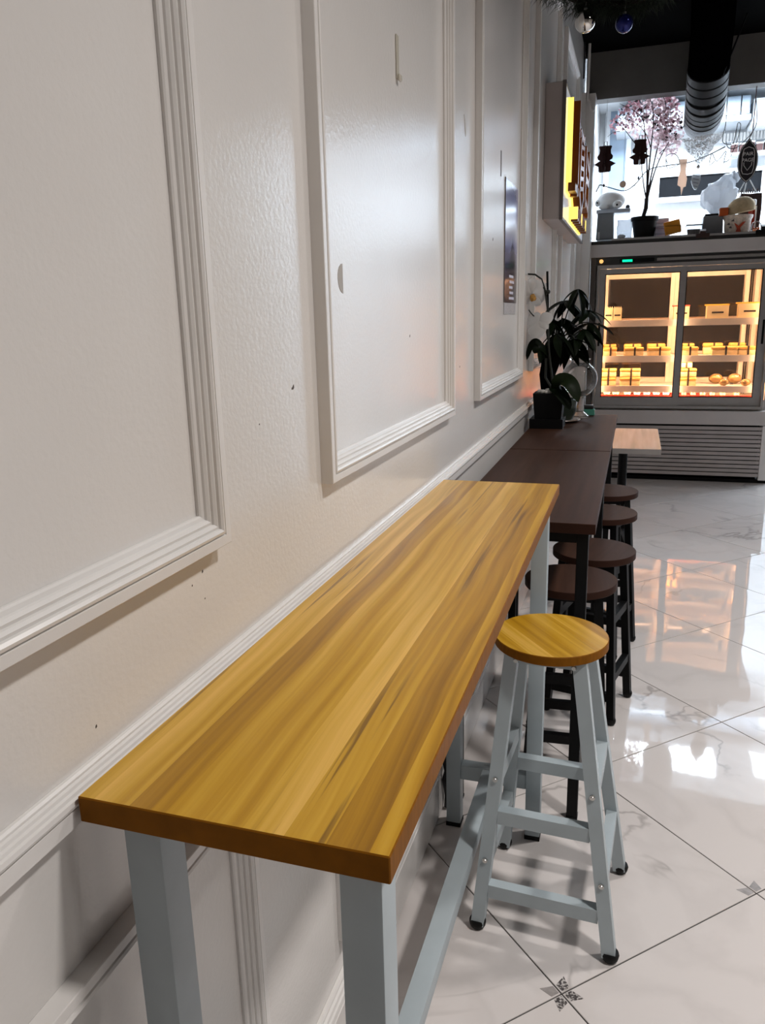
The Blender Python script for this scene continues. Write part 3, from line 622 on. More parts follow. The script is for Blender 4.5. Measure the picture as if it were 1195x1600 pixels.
for k, px in enumerate((948, 962, 980, 995, 1010, 1025, 1040, 1068, 1082, 1097, 1112, 1128, 1150)):
    x = X(px, 616, 7.15)
    col = CREAM if k in (0, 1) or k > 6 else mat('white_cream_roll', (0.85, 0.78, 0.72), 0.5)
    t = thing('pastry_roll', (x, 7.15, 0.704), 'small %s pastry roll on the fridge floor, %s from the left' % ('golden' if k < 2 or k > 6 else 'white', NTH[k]), 'pastry', 'pastry rolls on the fridge floor')
    r_ = 0.028 if k < 7 else 0.02; z0 = 0.7045 + r_
    b = B().tube([(x, 7.10, z0), (x, 7.105, z0), (x, 7.20, z0), (x, 7.205, z0)], [r_ * 0.86, r_, r_, r_ * 0.86], 14); obj('roll', b, col, t, smooth=50)
    sp = [(x + (r_ * 0.8 - 0.0011 * q) * math.cos(q * 0.6), 7.0985, z0 + (r_ * 0.8 - 0.0011 * q) * math.sin(q * 0.6)) for q in range(18)]
    obj('swirl', B().tube(sp, 0.0015, 5), mat('red_jam', srgb(190, 40, 30), 0.4), t)
# ================================================================== THINGS ON THE LEDGE
ZL = 2.0005
def bag_noise(b, amp, sc=18):
    from mathutils import noise
    for v in b.bm.verts:
        n = V((noise.noise(v.co * sc), noise.noise(v.co * sc + V((9, 3, 1))), noise.noise(v.co * sc + V((4, 7, 5))))); v.co += n * amp
    return b
# grey bin with tray, plush lying on it
a = P(931, 350, 7.02); c = P(960, 350, 7.02); zt = P(945, 334, 7.02).z
t = thing('storage_bin', ((a.x + c.x) / 2, 7.08, 1.985), 'grey tapered storage bin at the left end of the ledge', 'bin')
b = B(); xm = (a.x + c.x) / 2; w0 = (c.x - a.x) / 2
def taper(b, xm, ym, z0, z1, w0, d0, w1, d1):
    vs_ = [b.bm.verts.new((xm + sx * w, ym + sy * d, z)) for z, w, d in ((z0, w0, d0), (z1, w1, d1)) for sx, sy in ((-1, -1), (1, -1), (1, 1), (-1, 1))]
    for f in ((3, 2, 1, 0), (4, 5, 6, 7), (0, 1, 5, 4), (1, 2, 6, 5), (2, 3, 7, 6), (3, 0, 4, 7)): b.bm.faces.new([vs_[i] for i in f])
    return b
obj('bin_body', taper(B(), xm, 7.10, ZL, zt, w0 * 0.95, 0.09, w0 * 0.85, 0.10).bevel(0.004, 1), mat('grey_plastic', srgb(120, 126, 132), 0.35), t)
obj('bin_stripe', taper(B(), xm - w0 * 0.66, 7.008, ZL + 0.002, zt - 0.002, w0 * 0.12, 0.001, w0 * 0.12, 0.001), mat('pale_plastic', srgb(196, 200, 205), 0.4), t)
obj('bin_tray', B().box((xm - w0, 6.99, zt + 0.001), (xm + w0 + 0.12, 7.21, zt + 0.03)).bevel(0.006, 2), mat('clear_grey_tray', srgb(176, 184, 196), 0.2), t, smooth=40)
PZ = zt + 0.0305
t = thing('plush_toy', (xm + 0.04, 7.1, PZ), 'white plush animal lying on its side on the grey bin', 'toy')
PL = mat('white_plush', (0.78, 0.77, 0.76), 0.95, bump=(160, 0.5, 0.004)); PX = xm + 0.035
b = B().ball((PX, 7.10, PZ + 0.075), 0.075, 18, (1.5, 1.0, 0.98)); obj('body', b, PL, t, smooth=80)
obj('ear', B().ball((PX - 0.105, 7.07, PZ + 0.06), 0.027, 12, (0.8, 0.6, 1)), PL, t, smooth=80)
obj('eye', B().ball((PX - 0.108, 7.053, PZ + 0.062), 0.007, 8), BLACK, t, smooth=80)
obj('snout', B().ball((PX + 0.055, 7.02, PZ + 0.035), 0.036, 14, (1.1, 0.7, 0.9)), PL, t, smooth=80)
obj('nose', B().ball((PX + 0.052, 6.993, PZ + 0.03), 0.008, 8), BLACK, t, smooth=80)
obj('paw', B().ball((PX - 0.05, 7.03, PZ + 0.022), 0.03, 12, (1.5, 0.9, 0.72)), PL, t, smooth=80)
obj('paw', B().ball((PX + 0.135, 7.08, PZ + 0.018), 0.02, 12, (0.9, 0.9, 0.9)), mat('dark_plush', (0.05, 0.05, 0.055), 0.9), t, smooth=80)
# clear bag beside the bin
x0, x1 = X(965, 345, 7.12), X(987, 345, 7.12)
t = thing('plastic_bag', ((x0 + x1) / 2, 7.14, ZL), 'crumpled clear plastic bag between grey bin and black pot', 'bag')
b = B().box((x0, 7.10, ZL), (x1, 7.22, ZL + 0.155)); bmesh.ops.subdivide_edges(b.bm, edges=list(b.bm.edges), cuts=7, use_grid_fill=True); bag_noise(b, 0.016, 26)
for v in b.bm.verts: v.co.z = max(v.co.z, ZL)
obj('film', b, mat('crinkled_film', srgb(190, 204, 226), 0.18, alpha=0.55), t, smooth=25)
obj('knot', B().ball(((x0 + x1) / 2 - 0.02, 7.07, ZL + 0.022), 0.022, 10, (1.6, 0.7, 0.8)), mat('white_knot', (0.7, 0.7, 0.72), 0.4), t, smooth=60)
# cherry blossom tree in black pot
px0 = P(1006, 360, 7.12)
t = thing('blossom_tree', (px0.x, 7.12, ZL), 'artificial pink cherry blossom tree in a black pot', 'plant')
obj('pot', B().lathe([(0, 0), (0.078, 0), (0.098, 0.135), (0.108, 0.137), (0.110, 0.168), (0.098, 0.168), (0.092, 0.15), (0, 0.148)], (px0.x, 7.12, ZL), 28, close=False), BLACK, t, smooth=40)
BARK = mat('dark_bark', (0.018, 0.010, 0.009), 0.85, bump=(80, 0.5, 0.004))
base = V((px0.x - 0.01, 7.12, ZL + 0.148))
trunk = [base, P(1005, 338, 7.12), P(1009, 325, 7.12), P(1010, 310, 7.13)]
obj('trunk', B().tube(trunk, [0.017, 0.016, 0.017, 0.016], 10), BARK, t, smooth=60)
tips = []
br = [((1010, 312), (1003, 285), (1003, 262), (1000, 232), 0.006), ((1010, 308), (1013, 270), (1016, 240), (1020, 200), 0.009), ((1011, 312), (1020, 270), (1030, 245), (1045, 222), 0.007),
      ((1010, 310), (1012, 265), (1010, 230), (1005, 185), 0.008), ((1011, 310), (1018, 262), (1032, 215), (1040, 172), 0.007), ((1020, 200), (1022, 182), (1020, 165), (1014, 150), 0.005),
      ((1040, 172), (1042, 160), (1036, 150), (1030, 142), 0.004), ((1005, 190), (1000, 175), (985, 170), (968, 162), 0.004), ((1000, 235), (985, 215), (972, 195), (962, 190), 0.004), ((1020, 200), (1035, 180), (1050, 170), (1062, 158), 0.004),
      ((1030, 240), (1045, 225), (1060, 222), (1068, 212), 0.004), ((1016, 230), (1012, 205), (995, 190), (978, 186), 0.004), ((968, 205), (960, 205), (955, 208), (949, 214), 0.003)]
for k, (p0, p1, p2, p3, r_) in enumerate(br):
    Yk = 7.12 + (0.0 if k < 2 else random.uniform(-0.08, 0.09))
    pts = bez(P(*p0, 7.12 if k < 5 else Yk), P(*p1, 7.12), P(*p2, Yk), P(*p3, Yk), 9)
    obj('branch', B().tube(pts, [r_ * (1 - 0.6 * i / 9) for i in range(10)], 6), BARK, t, smooth=60); tips.append(pts)
def blossoms(regions, n, m_, name):
    b = B()
    for _ in range(n):
        cx_, cy_, rx, ry = random.choices(regions, [r[2] * r[3] for r in regions])[0]
        an = random.uniform(0, 2 * math.pi); rr = math.sqrt(random.random())
        c = P(cx_ + rx * rr * math.cos(an), cy_ + ry * rr * math.sin(an), 7.18 + random.uniform(-0.09, 0.10))
        nrm = V((random.uniform(-1, 1), random.uniform(-1.2, 0.4), random.uniform(-1, 1))).normalized(); u = nrm.orthogonal().normalized(); w_ = nrm.cross(u); s_ = random.uniform(0.010, 0.017)
        for q in range(5):
            a0 = q * 2 * math.pi / 5; d = u * math.cos(a0) + w_ * math.sin(a0); e = u * -math.sin(a0) + w_ * math.cos(a0)
            b.face([c, c + d * s_ * 0.6 + e * s_ * 0.42 + nrm * s_ * 0.2, c + d * s_ * 1.05 + nrm * s_ * 0.45, c + d * s_ * 0.6 - e * s_ * 0.42 + nrm * s_ * 0.2])
    o = obj(name, b, m_, t); o['kind'] = 'stuff'
def petal(name, col):
    M = mat(name, col, 0.6); nt = M.node_tree; b_ = nt.nodes['Principled BSDF']
    tr = nt.nodes.new('ShaderNodeBsdfTranslucent'); tr.inputs[0].default_value = (*col, 1); mx = nt.nodes.new('ShaderNodeMixShader'); mx.inputs[0].default_value = 0.45
    nt.links.new(b_.outputs[0], mx.inputs[1]); nt.links.new(tr.outputs[0], mx.inputs[2]); nt.links.new(mx.outputs[0], nt.nodes['Material Output'].inputs[0]); return M
blossoms([(1015, 190, 38, 34), (1042, 205, 26, 34), (1035, 228, 26, 20), (1034, 160, 24, 18)], 900, petal('pink_petal', srgb(222, 202, 206)), 'blossoms')
blossoms([(985, 180, 20, 20), (1000, 165, 22, 16), (1028, 150, 24, 12), (965, 195, 14, 16), (1046, 180, 20, 30)], 330, petal('rose_petal', srgb(160, 118, 126)), 'darker_blossoms')
blossoms([(975, 185, 14, 16), (1015, 178, 16, 10), (1002, 172, 10, 24), (1040, 190, 30, 34)], 130, mat('dry_dark_leaf', srgb(46, 26, 28), 0.8), 'dry_leaves')
# clear tub with orange piece, folded cloths behind
x0, x1 = X(1024, 350, 7.14), X(1064, 350, 7.14); xm = (x0 + x1) / 2
t = thing('plastic_tub', (xm, 7.14, ZL), 'clear plastic tub holding an orange sponge beside the black pot', 'tub')
obj('tub', rect_frame(B(), x0, x1, ZL, ZL + 0.085, 0.003, 0.003, 0.003, 0.0025, 7.07, 7.21), FILM, t)
t = thing('cleaning_sponge', (X(1051, 345, 7.12), 7.13, ZL + 0.03), 'orange sponge leaning in the clear tub', 'sponge')
xs = X(1051, 345, 7.13)
obj('foam', B().box((xs - 0.062, 7.10, ZL + 0.028), (xs + 0.062, 7.16, ZL + 0.128), rot=(0, math.radians(-12), 0)).bevel(0.006, 2), mat('orange_foam', srgb(232, 150, 44), 0.85, bump=(200, 0.6, 0.003)), t, smooth=50)
obj('scourer', B().box((xs - 0.062, 7.161, ZL + 0.028), (xs + 0.062, 7.172, ZL + 0.128), rot=(0, math.radians(-12), 0)), mat('red_scourer', srgb(140, 40, 30), 0.9), t)
t = thing('folded_cloth', (X(1030, 335, 7.3), 7.3, ZL), 'folded white cloths stacked behind the clear tub', 'cloth')
xs = X(1030, 340, 7.30)
for k in range(4): obj('fold', B().box((xs - 0.10 + 0.006 * k, 7.24, ZL + 0.042 * k), (xs + 0.09 - 0.004 * k, 7.38, ZL + 0.041 + 0.042 * k)).bevel(0.014, 3), mat('white_cloth', (0.62, 0.63, 0.66), 0.9), t, smooth=60)
xs = X(1084, 353, 7.12)
t = thing('lidded_container', (xs, 7.12, ZL), 'small clear lidded container with pale food, left of the grey scale', 'container')
obj('tub', taper(B(), xs, 7.12, ZL, ZL + 0.075, 0.048, 0.05, 0.058, 0.06), FILM, t)
obj('food', taper(B(), xs, 7.12, ZL + 0.003, ZL + 0.05, 0.044, 0.046, 0.049, 0.051), mat('pale_food', srgb(170, 160, 150), 0.8, var=(70, 0.35)), t)
obj('lid', B().box((xs - 0.062, 7.056, ZL + 0.0755), (xs + 0.062, 7.184, ZL + 0.086)), mat('grey_lid', srgb(150, 150, 152), 0.3), t)
# grey appliance with plastic bag on top
x0, x1 = X(1097, 348, 7.10), X(1130, 348, 7.10); xm = (x0 + x1) / 2; zg = P(1115, 337, 7.10).z
t = thing('kitchen_scale', (xm, 7.17, ZL), 'grey tapered appliance under the crumpled white bag', 'scale')
obj('housing', taper(B(), xm, 7.18, ZL, zg, (x1 - x0) / 2, 0.10, (x1 - x0) / 2 * 0.92, 0.09).bevel(0.004, 1), mat('mid_grey_plastic', srgb(118, 120, 124), 0.4), t)
obj('top_plate', B().box((xm - 0.06, 7.10, zg + 0.0005), (xm + 0.07, 7.26, zg + 0.016)), BLACK, t)
t = thing('plastic_bag', (xm + 0.02, 7.18, zg + 0.017), 'crumpled white translucent plastic bag piled on the grey appliance', 'bag')
zb = zg + 0.017
b = B().ball((0, 0, 0), 1.0, 36)
for v in b.bm.verts:
    k = v.co.copy(); top = max(0, k.z)
    v.co = V((xm + 0.035 + 0.135 * k.x * (1 - 0.25 * top) + 0.09 * top * top, 7.26 + 0.09 * k.y, zb + 0.165 + 0.165 * k.z + 0.05 * top * k.x))
bag_noise(b, 0.035, 13); bag_noise(b, 0.014, 38)
for v in b.bm.verts: v.co.z = max(v.co.z, zb + 0.0005)
BAGM = petal('bag_film', (0.62, 0.64, 0.67)); obj('film', b, BAGM, t, smooth=22)
b = B().lathe([(0.012, 0), (0.03, 0.03), (0.05, 0.06), (0.045, 0.065), (0.025, 0.035), (0.01, 0.006)], P(1150, 285, 7.26), 14, close=False); bag_noise(b, 0.015, 40); obj('gathered_neck', b, BAGM, t, smooth=25)
# decorated tub, bread, orange box, bottle, jar, paper bag
xs = X(1152.5, 348, 7.08)
t = thing('ceramic_pot', (xs, 7.10, ZL), 'cream bowl with red and dark painted marks', 'bowl')
obj('bowl', B().lathe([(0, 0), (0.086, 0), (0.095, 0.02), (0.100, 0.10), (0.110, 0.118), (0.112, 0.135), (0.102, 0.135), (0.09, 0.118), (0, 0.1)], (xs, 7.10, ZL), 30, close=False), mat('speckled_cream_glaze', srgb(208, 190, 172), 0.4, var=(55, 0.25)), t, smooth=50)
RED = mat('red_orange_paint', srgb(178, 62, 26), 0.5)
yb = 7.10 - 0.100
obj('painted_mark', B().prism([(xs - 0.035, yb - 0.006, ZL + 0.075), (xs - 0.012, yb - 0.006, ZL + 0.03), (xs - 0.02, yb - 0.006, ZL + 0.005), (xs + 0.018, yb - 0.006, ZL + 0.005), (xs + 0.012, yb - 0.006, ZL + 0.035), (xs + 0.05, yb - 0.006, ZL + 0.08), (xs + 0.025, yb - 0.006, ZL + 0.078), (xs, yb - 0.006, ZL + 0.05)], (0, 0.005, 0)), RED, t)
for dx, dz in ((-0.06, 0.045), (-0.075, 0.07), (-0.045, 0.095)):
    obj('painted_mark', B().prism([(xs + dx - 0.012, yb + 0.004, ZL + dz - 0.006), (xs + dx + 0.012, yb + 0.002, ZL + dz - 0.01), (xs + dx + 0.006, yb + 0.002, ZL + dz + 0.008)], (0, 0.012, 0)), DARKM, t)
t = thing('bread_loaf', (xs + 0.01, 7.12, ZL + 0.136), 'pale domed loaf lying on the cream bowl', 'bread')
b = B().ball((0, 0, 0), 1, 24)
for v in b.bm.verts: v.co = V((xs + 0.012 + 0.108 * v.co.x, 7.08 + 0.055 * v.co.y, ZL + 0.138 + 0.118 * max(0, v.co.z) ** 0.8 + 0.16 * 0.108 * (v.co.x + 1)))
obj('crumb', b, mat('pale_crust', srgb(196, 174, 138), 0.75, bump=(60, 0.4, 0.004), var=(25, 0.2)), t, smooth=60)
xo = X(1131, 331, 7.06)
t = thing('orange_box', (xo, 7.06, ZL + 0.136), 'small orange box perched at the bowl rim beside the loaf', 'box')
obj('carton', B().box((xo - 0.035, 7.03, ZL + 0.1365), (xo + 0.030, 7.10, ZL + 0.195)).bevel(0.004, 1), mat('orange_card', srgb(190, 84, 22), 0.5), t)
obj('side_label', B().box((xo - 0.0365, 7.035, ZL + 0.142), (xo - 0.0352, 7.09, ZL + 0.175)), KWHITE, t)
xb = X(1175, 330, 7.20)
t = thing('sauce_bottle', (xb, 7.20, ZL), 'slim bottle of red sauce with clear cap in front of brown bag', 'bottle')
obj('bottle', B().lathe([(0, 0), (0.026, 0), (0.028, 0.01), (0.028, 0.20), (0.022, 0.215), (0, 0.217)], (xb, 7.20, ZL + 0.0), 18, close=False), mat('red_sauce', srgb(150, 42, 24), 0.25), t, smooth=40)
obj('cap', B().lathe([(0, 0.2175), (0.027, 0.2175), (0.027, 0.255), (0.02, 0.262), (0, 0.262)], (xb, 7.20, ZL), 18, close=False), mat('frosted_cap', (0.72, 0.7, 0.68), 0.3), t, smooth=40)
obj('white_strip', B().box((xb + 0.020, 7.174, ZL + 0.05), (xb + 0.030, 7.18, ZL + 0.21)), KWHITE, t)  # narrow upright white strip on the bottle
xj = X(1182, 350, 7.05)
t = thing('glass_jar', (xj, 7.06, ZL), 'small domed jar with orange sweets at the right end of the ledge', 'jar')
obj('jar', B().lathe([(0.0, 0.0), (0.038, 0.0), (0.042, 0.01), (0.042, 0.045), (0.03, 0.075), (0.0, 0.088)], (xj, 7.05, ZL), 18, close=False), BOWL, t, smooth=60)
for k in range(6): obj('sweet', B().ball((xj - 0.018 + 0.018 * (k % 3), 7.04 + 0.018 * (k // 3), ZL + 0.012 + 0.016 * (k % 2)), 0.009, 10), mat('orange_sweet', srgb(214, 120, 60), 0.4), t, smooth=80)
x0, x1 = X(1155, 325, 7.28), X(1188, 325, 7.28); z1 = P(1172, 303, 7.28).z
t = thing('paper_bag', ((x0 + x1) / 2, 7.30, ZL), 'dark brown paper shopping bag with white cord handles', 'bag')
BR = mat('dark_brown_paper', srgb(58, 38, 34), 0.8)
b = B().box((x0, 7.24, ZL), (x1, 7.36, z1)); bmesh.ops.subdivide_edges(b.bm, edges=list(b.bm.edges), cuts=4, use_grid_fill=True); bag_noise(b, 0.007, 12)
for v in b.bm.verts: v.co.z = max(v.co.z, ZL)
obj('bag_body', b, BR, t, smooth=30)
b = B()
for k in range(9): b.box((x0 + (x1 - x0) * (k + 0.2) / 9.5, 7.285, z1 + 0.008), (x0 + (x1 - x0) * (k + 0.75) / 9.5, 7.30, z1 + 0.03 + 0.012 * (k % 2)))
obj('tissue_fringe', b, BR, t)
hk = P(1168, 275, 7.22)
for q in ((1153, 303), (1162, 303), (1182, 301)):
    obj('cord_handle', B().tube([P(*q, 7.235), hk], 0.0045, 8), KWHITE, t, smooth=60)
# clips on the rim
xc = X(1098, 366, 6.93)
t = thing('rim_clip', (xc, 6.94, 1.98), 'dark brown spring clip gripping the metal rim below the grey appliance', 'clip')
obj('jaw', B().box((xc - 0.05, 6.926, 1.97), (xc + 0.05, 6.9435, 2.004)).bevel(0.004, 1), BR, t)
obj('lever', B().box((xc - 0.022, 6.926, 2.005), (xc + 0.022, 6.99, 2.030), rot=(0.3, 0, 0)), BR, t)
xc = X(1194, 362, 6.93)
t = thing('rim_clip', (xc, 6.94, 1.98), 'black spring clip at the right end of the metal rim', 'clip')
obj('jaw', B().box((xc - 0.06, 6.926, 1.968), (xc + 0.05, 6.9435, 2.008)).bevel(0.004, 1), BLACK, t)
obj('lever', B().box((xc - 0.02, 6.926, 2.009), (xc + 0.02, 6.99, 2.04), rot=(0.3, 0, 0)), BLACK, t)
# ================================================================== HANGING ORNAMENTS
ZSO = 3.049; THREAD = mat('thin_thread', (0.25, 0.23, 0.22), 0.7); FELT = mat('dark_red_felt', srgb(44, 16, 14), 0.9)
def thread(p, t, z=ZSO): obj('thread', B().tube([p, (p.x, p.y, z)], 0.0012, 5), THREAD, t)
LSH = [(-0.50, 1.0), (0.50, 1.0), (0.60, 0.97), (0.50, 0.84), (0.54, 0.70), (0.72, 0.60), (0.66, 0.50), (0.42, 0.44), (1.0, 0.31), (0.58, 0.22), (0.56, 0.04), (0.44, 0.0), (0.06, 0.0), (0.06, 0.20), (-0.06, 0.20), (-0.06, 0.0), (-0.44, 0.0), (-0.56, 0.04), (-0.58, 0.22), (-1.0, 0.31), (-0.42, 0.44), (-0.66, 0.50), (-0.72, 0.60), (-0.54, 0.70), (-0.50, 0.84), (-0.60, 0.97)]
def lantern(px0, px1, py0, py1, Y, label, sq=1.0):
    top = P((px0 + px1) / 2, py0, Y); bot = P((px0 + px1) / 2, py1, Y); h = top.z - bot.z; w_ = (P(px1, py1, Y).x - P(px0, py1, Y).x) / 2; x = top.x
    t = thing('hanging_lantern', (x, Y, bot.z), label, 'ornament', 'hanging felt lanterns')
    obj('felt_plate', B().prism([(x + u * w_, Y - 0.004, bot.z + vv * h) for u, vv in LSH], (0, 0.008, 0)), FELT, t)
    for s_ in (-1, 1):
        half = [(u, vv) for u, vv in LSH if u > 0.05]
        half = [(0.05, 1.0)] + [q for q in half if q != (0.06, 0.0)] + [(0.05, 0.0)]
        obj('felt_plate', B().prism([(x - 0.004, Y + s_ * u * w_ * 0.55, bot.z + vv * h) for u, vv in half], (0.008, 0, 0)), FELT, t)
    obj('loop', B().tube([(x - 0.012, Y, bot.z + h), (x - 0.010, Y, bot.z + h + 0.03), (x + 0.012, Y, bot.z + h + 0.03), (x + 0.012, Y, bot.z + h)], 0.003, 6), FELT, t)
    thread(V((x, Y, bot.z + h + 0.03)), t)
    d = V((x, Y, bot.z - 0.10)); obj('bead', B().ball(d, 0.010, 10, (0.8, 0.8, 1.4)), BLACK, t, smooth=80)
    obj('thread', B().tube([d, (x, Y, bot.z + h * 0.2)], 0.0012, 5), THREAD, t)
lantern(929, 963, 228, 269, 6.99, 'dark red felt lantern ornament hanging nearest the left wall')
lantern(984, 1017, 218, 257, 6.99, 'dark red felt lantern ornament hanging in front of the blossom branches')
def ornament(name, px, py, Y, label, build, zt=ZSO):
    p = P(px, py, Y); t = thing(name, p, label, 'ornament'); build(p, t); return t, p
def disc(p, t):
    obj('disc', B().tube([(p.x, p.y - 0.003, p.z), (p.x, p.y + 0.003, p.z)], 0.026, 20), mat('pale_wood_disc', srgb(214, 186, 164), 0.6), t, smooth=40); thread(V((p.x, p.y, p.z + 0.026)), t)
ornament('hanging_disc', 973, 288, 7.03, 'small pale wooden disc hanging on a thread above the plush toy', disc)
def star(p, t):
    pts = [(-0.03, 0.13), (0.03, 0.13), (0.022, 0.04), (0.036, -0.02), (0.030, -0.075), (0.012, -0.08), (0.0, -0.14), (-0.010, -0.075), (-0.034, -0.06), (-0.03, 0.0), (-0.018, 0.05)]
    obj('paper_shape', B().prism([(p.x + u, p.y, p.z + vv) for u, vv in pts], (0, 0.006, 0)), petal('pale_peach_paper', srgb(240, 220, 205)), t); thread(V((p.x, p.y + 0.003, p.z + 0.13)), t, p.z + 0.24)
ornament('paper_charm', 1066, 276, 7.05, 'pale peach paper charm with a pointed tail hanging below the silver net', star)
def leaf_(p, t):
    b = B(); n = 16; o = []
    for k in range(n):
        a = 2 * math.pi * k / n; o.append((0.036 * math.sin(a) * (1 - 0.35 * (math.cos(a) < 0) * abs(math.cos(a))), 0.07 * math.cos(a) - (0.025 if abs(math.sin(a)) < 0.2 and math.cos(a) > 0 else 0)))
    obj('glass_heart', b.prism([(p.x + u, p.y - 0.008, p.z + vv) for u, vv in o], (0, 0.016, 0)), mat('cut_crystal', (0.75, 0.76, 0.78), 0.08, 0.0, trans=0.7), t)
    for k in range(4): obj('facet', B().box((p.x - 0.026 + 0.003 * k, p.y - 0.0105, p.z + 0.03 - 0.026 * k), (p.x + 0.026 - 0.003 * k, p.y - 0.0083, p.z + 0.036 - 0.026 * k), rot=(0, 0.25, 0)), mat('grey_facet', (0.10, 0.10, 0.11), 0.2), t)
    thread(V((p.x, p.y, p.z + 0.045)), t, p.z + 0.10)
ornament('crystal_heart', 1087, 282, 7.05, 'heart-shaped cut crystal pendant hanging in front of the dark opening', leaf_)
def net(p, t):
    top = [P(1060, 216, 7.04), P(1080, 214, 6.98), P(1112, 212, 6.98), P(1133, 208, 7.04), P(1112, 214, 7.12), P(1080, 216, 7.12)]; ap = P(1091, 258, 7.05)
    b = B(); R = []
    for k in range(9):
        f = k / 8 * 0.97; R.append([b.bm.verts.new(q.lerp(ap, f) + V((random.uniform(-1, 1), random.uniform(-1, 1), random.uniform(-1, 1))) * 0.012) for q in top])
    for r0, r1 in zip(R, R[1:]):
        for j in range(6): b.bm.faces.new((r0[j], r0[(j + 1) % 6], r1[(j + 1) % 6], r1[j]))
    M = bpy.data.materials.new('silver_glitter_net'); M.use_nodes = True; nt = M.node_tree; N = nt.nodes; bs = N['Principled BSDF']
    bs.inputs['Base Color'].default_value = (0.55, 0.52, 0.50, 1); bs.inputs['Metallic'].default_value = 0.6; bs.inputs['Roughness'].default_value = 0.35
    tc = N.new('ShaderNodeTexCoord'); n = N.new('ShaderNodeTexVoronoi'); n.inputs['Scale'].default_value = 75; nt.links.new(tc.outputs['Object'], n.inputs['Vector'])
    r = N.new('ShaderNodeMapRange'); r.inputs['From Min'].default_value = 0.25; r.inputs['From Max'].default_value = 0.5; r.inputs['To Min'].default_value = 0.9; r.inputs['To Max'].default_value = 0.35
    nt.links.new(n.outputs['Distance'], r.inputs[0]); nt.links.new(r.outputs[0], bs.inputs['Alpha'])
    obj('net_cone', b, M, t); obj('tip_bead', B().ball(ap - V((0, 0, 0.012)), 0.016, 10), mat('silver_bead', (0.6, 0.6, 0.6), 0.3, 0.8), t, smooth=80)
    thread(top[3], t)
ornament('net_decoration', 1091, 235, 7.08, 'silver glitter net gathered to a point hanging below the duct', net)
# oval sign
p = P(1168, 252, 7.0); sx_ = 0.072; sz = 0.142
t = thing('oval_sign', p, 'dark oval hanging plaque with white lettering and outline', 'sign')
DP = mat('dark_plaque', (0.012, 0.011, 0.018), 0.5); WL_ = mat('white_line_paint', (0.8, 0.79, 0.8), 0.6)
def oval(k, tip=True):
    o = []
    for i in range(40):
        a = 2 * math.pi * i / 40; u = math.sin(a); vv = math.cos(a); z = vv
        if tip: z = vv + 0.16 * max(0, 1 - abs(u) * 3.0) * (1 if vv > 0 else -0.6)
        o.append((p.x + u * sx_ * k, p.z + z * sz * k))
    return o
obj('plaque', B().prism([(u, p.y, vv) for u, vv in oval(1)], (0, 0.010, 0)), DP, t)
def outline(pts, r_): 
    q = [V((u, p.y - 0.001, vv)) for u, vv in pts]; return B().tube(q + [q[0]], r_, 5, caps=False)
obj('outline', outline(oval(0.93), 0.0022), WL_, t)
obj('outline', outline([(p.x + u * sx_, p.z + vv * sz) for u, vv in ((-0.45, 0.62), (0, 0.72), (0.5, 0.62), (0.62, 0.4), (0.62, -0.35), (0.5, -0.6), (0.1, -0.66), (-0.4, -0.62), (-0.55, -0.45), (-0.55, 0.35))], 0.0026), WL_, t)
obj('outline', B().tube([V((p.x + u * sx_, p.y - 0.001, p.z + vv * sz)) for u, vv in ((-0.38, -0.05), (-0.36, -0.2), (0.02, -0.46), (0.40, -0.2), (0.42, -0.05))], 0.0026, 5), WL_, t)
def text(s_, size, loc, rot, m_, parent, name, depth=0.001, align='CENTER'):
    cu = bpy.data.curves.new('txt', 'FONT'); cu.body = s_; cu.size = size; cu.extrude = depth; cu.align_x = align; cu.align_y = 'CENTER'
    to = bpy.data.objects.new('txt', cu); COL.objects.link(to); dg = bpy.context.evaluated_depsgraph_get()
    me = bpy.data.meshes.new_from_object(to.evaluated_get(dg)); bpy.data.objects.remove(to); bpy.data.curves.remove(cu)
    me.transform(Matrix.Translation(V(loc)) @ Euler(rot).to_matrix().to_4x4()); me.materials.clear(); me.materials.append(m_)
    o = bpy.data.objects.new(name, me); COL.objects.link(o); o.parent = parent
    if parent.type == 'EMPTY': o.matrix_parent_inverse = Matrix.Translation(-parent.location)
    return o
text('PAIR', 0.036, (p.x, p.y - 0.0015, p.z + 0.052), (math.pi / 2, 0, 0), WL_, t, 'lettering')
text('PAGE', 0.036, (p.x, p.y - 0.0015, p.z + 0.008), (math.pi / 2, 0, 0), WL_, t, 'lettering')
tp = V((p.x, p.y + 0.005, p.z + sz * 1.15)); obj('cord', B().tube([tp, P(1176, 205, 7.02), V((P(1180, 160, 7.05).x, 7.05, ZSO))], 0.004, 6), mat('maroon_cord', srgb(70, 28, 40), 0.8), t)
# wires strung across the opening
WIRE = mat('thin_black_wire', (0.015, 0.015, 0.017), 0.5)
def wire(pts, Y, label, r_=0.0042, bulbs=0):
    q = [P(a, b_, Y + (yy[0] if yy else 0)) for a, b_, *yy in pts]
    sm = []
    for i in range(len(q) - 1):
        p0 = q[max(i - 1, 0)]; p3 = q[min(i + 2, len(q) - 1)]
        sm += bez(q[i], q[i] + (q[i + 1] - p0) / 6, q[i + 1] - (p3 - q[i]) / 6, q[i + 1], 5)[:-1]
    sm.append(q[-1]); t = thing('string_light_wire', sm[0], label, 'wire', 'wires across the opening')
    obj('wire', B().tube(sm, r_, 5), WIRE, t)
    for k in range(bulbs):
        c = sm[int((k + 0.5) * len(sm) / bulbs)]; obj('bulb', B().ball(c - V((0, 0, 0.008)), 0.006, 8, (0.8, 0.8, 1.4)), mat('clear_bulb', (0.6, 0.6, 0.58), 0.2), t, smooth=80)
    return t
wire([(931, 300), (934, 294), (938, 289), (952, 293), (975, 298), (992, 288), (1012, 266), (1040, 259), (1075, 254), (1105, 243), (1133, 229)], 7.056, 'black wire sagging across the opening behind the felt lanterns', bulbs=3)
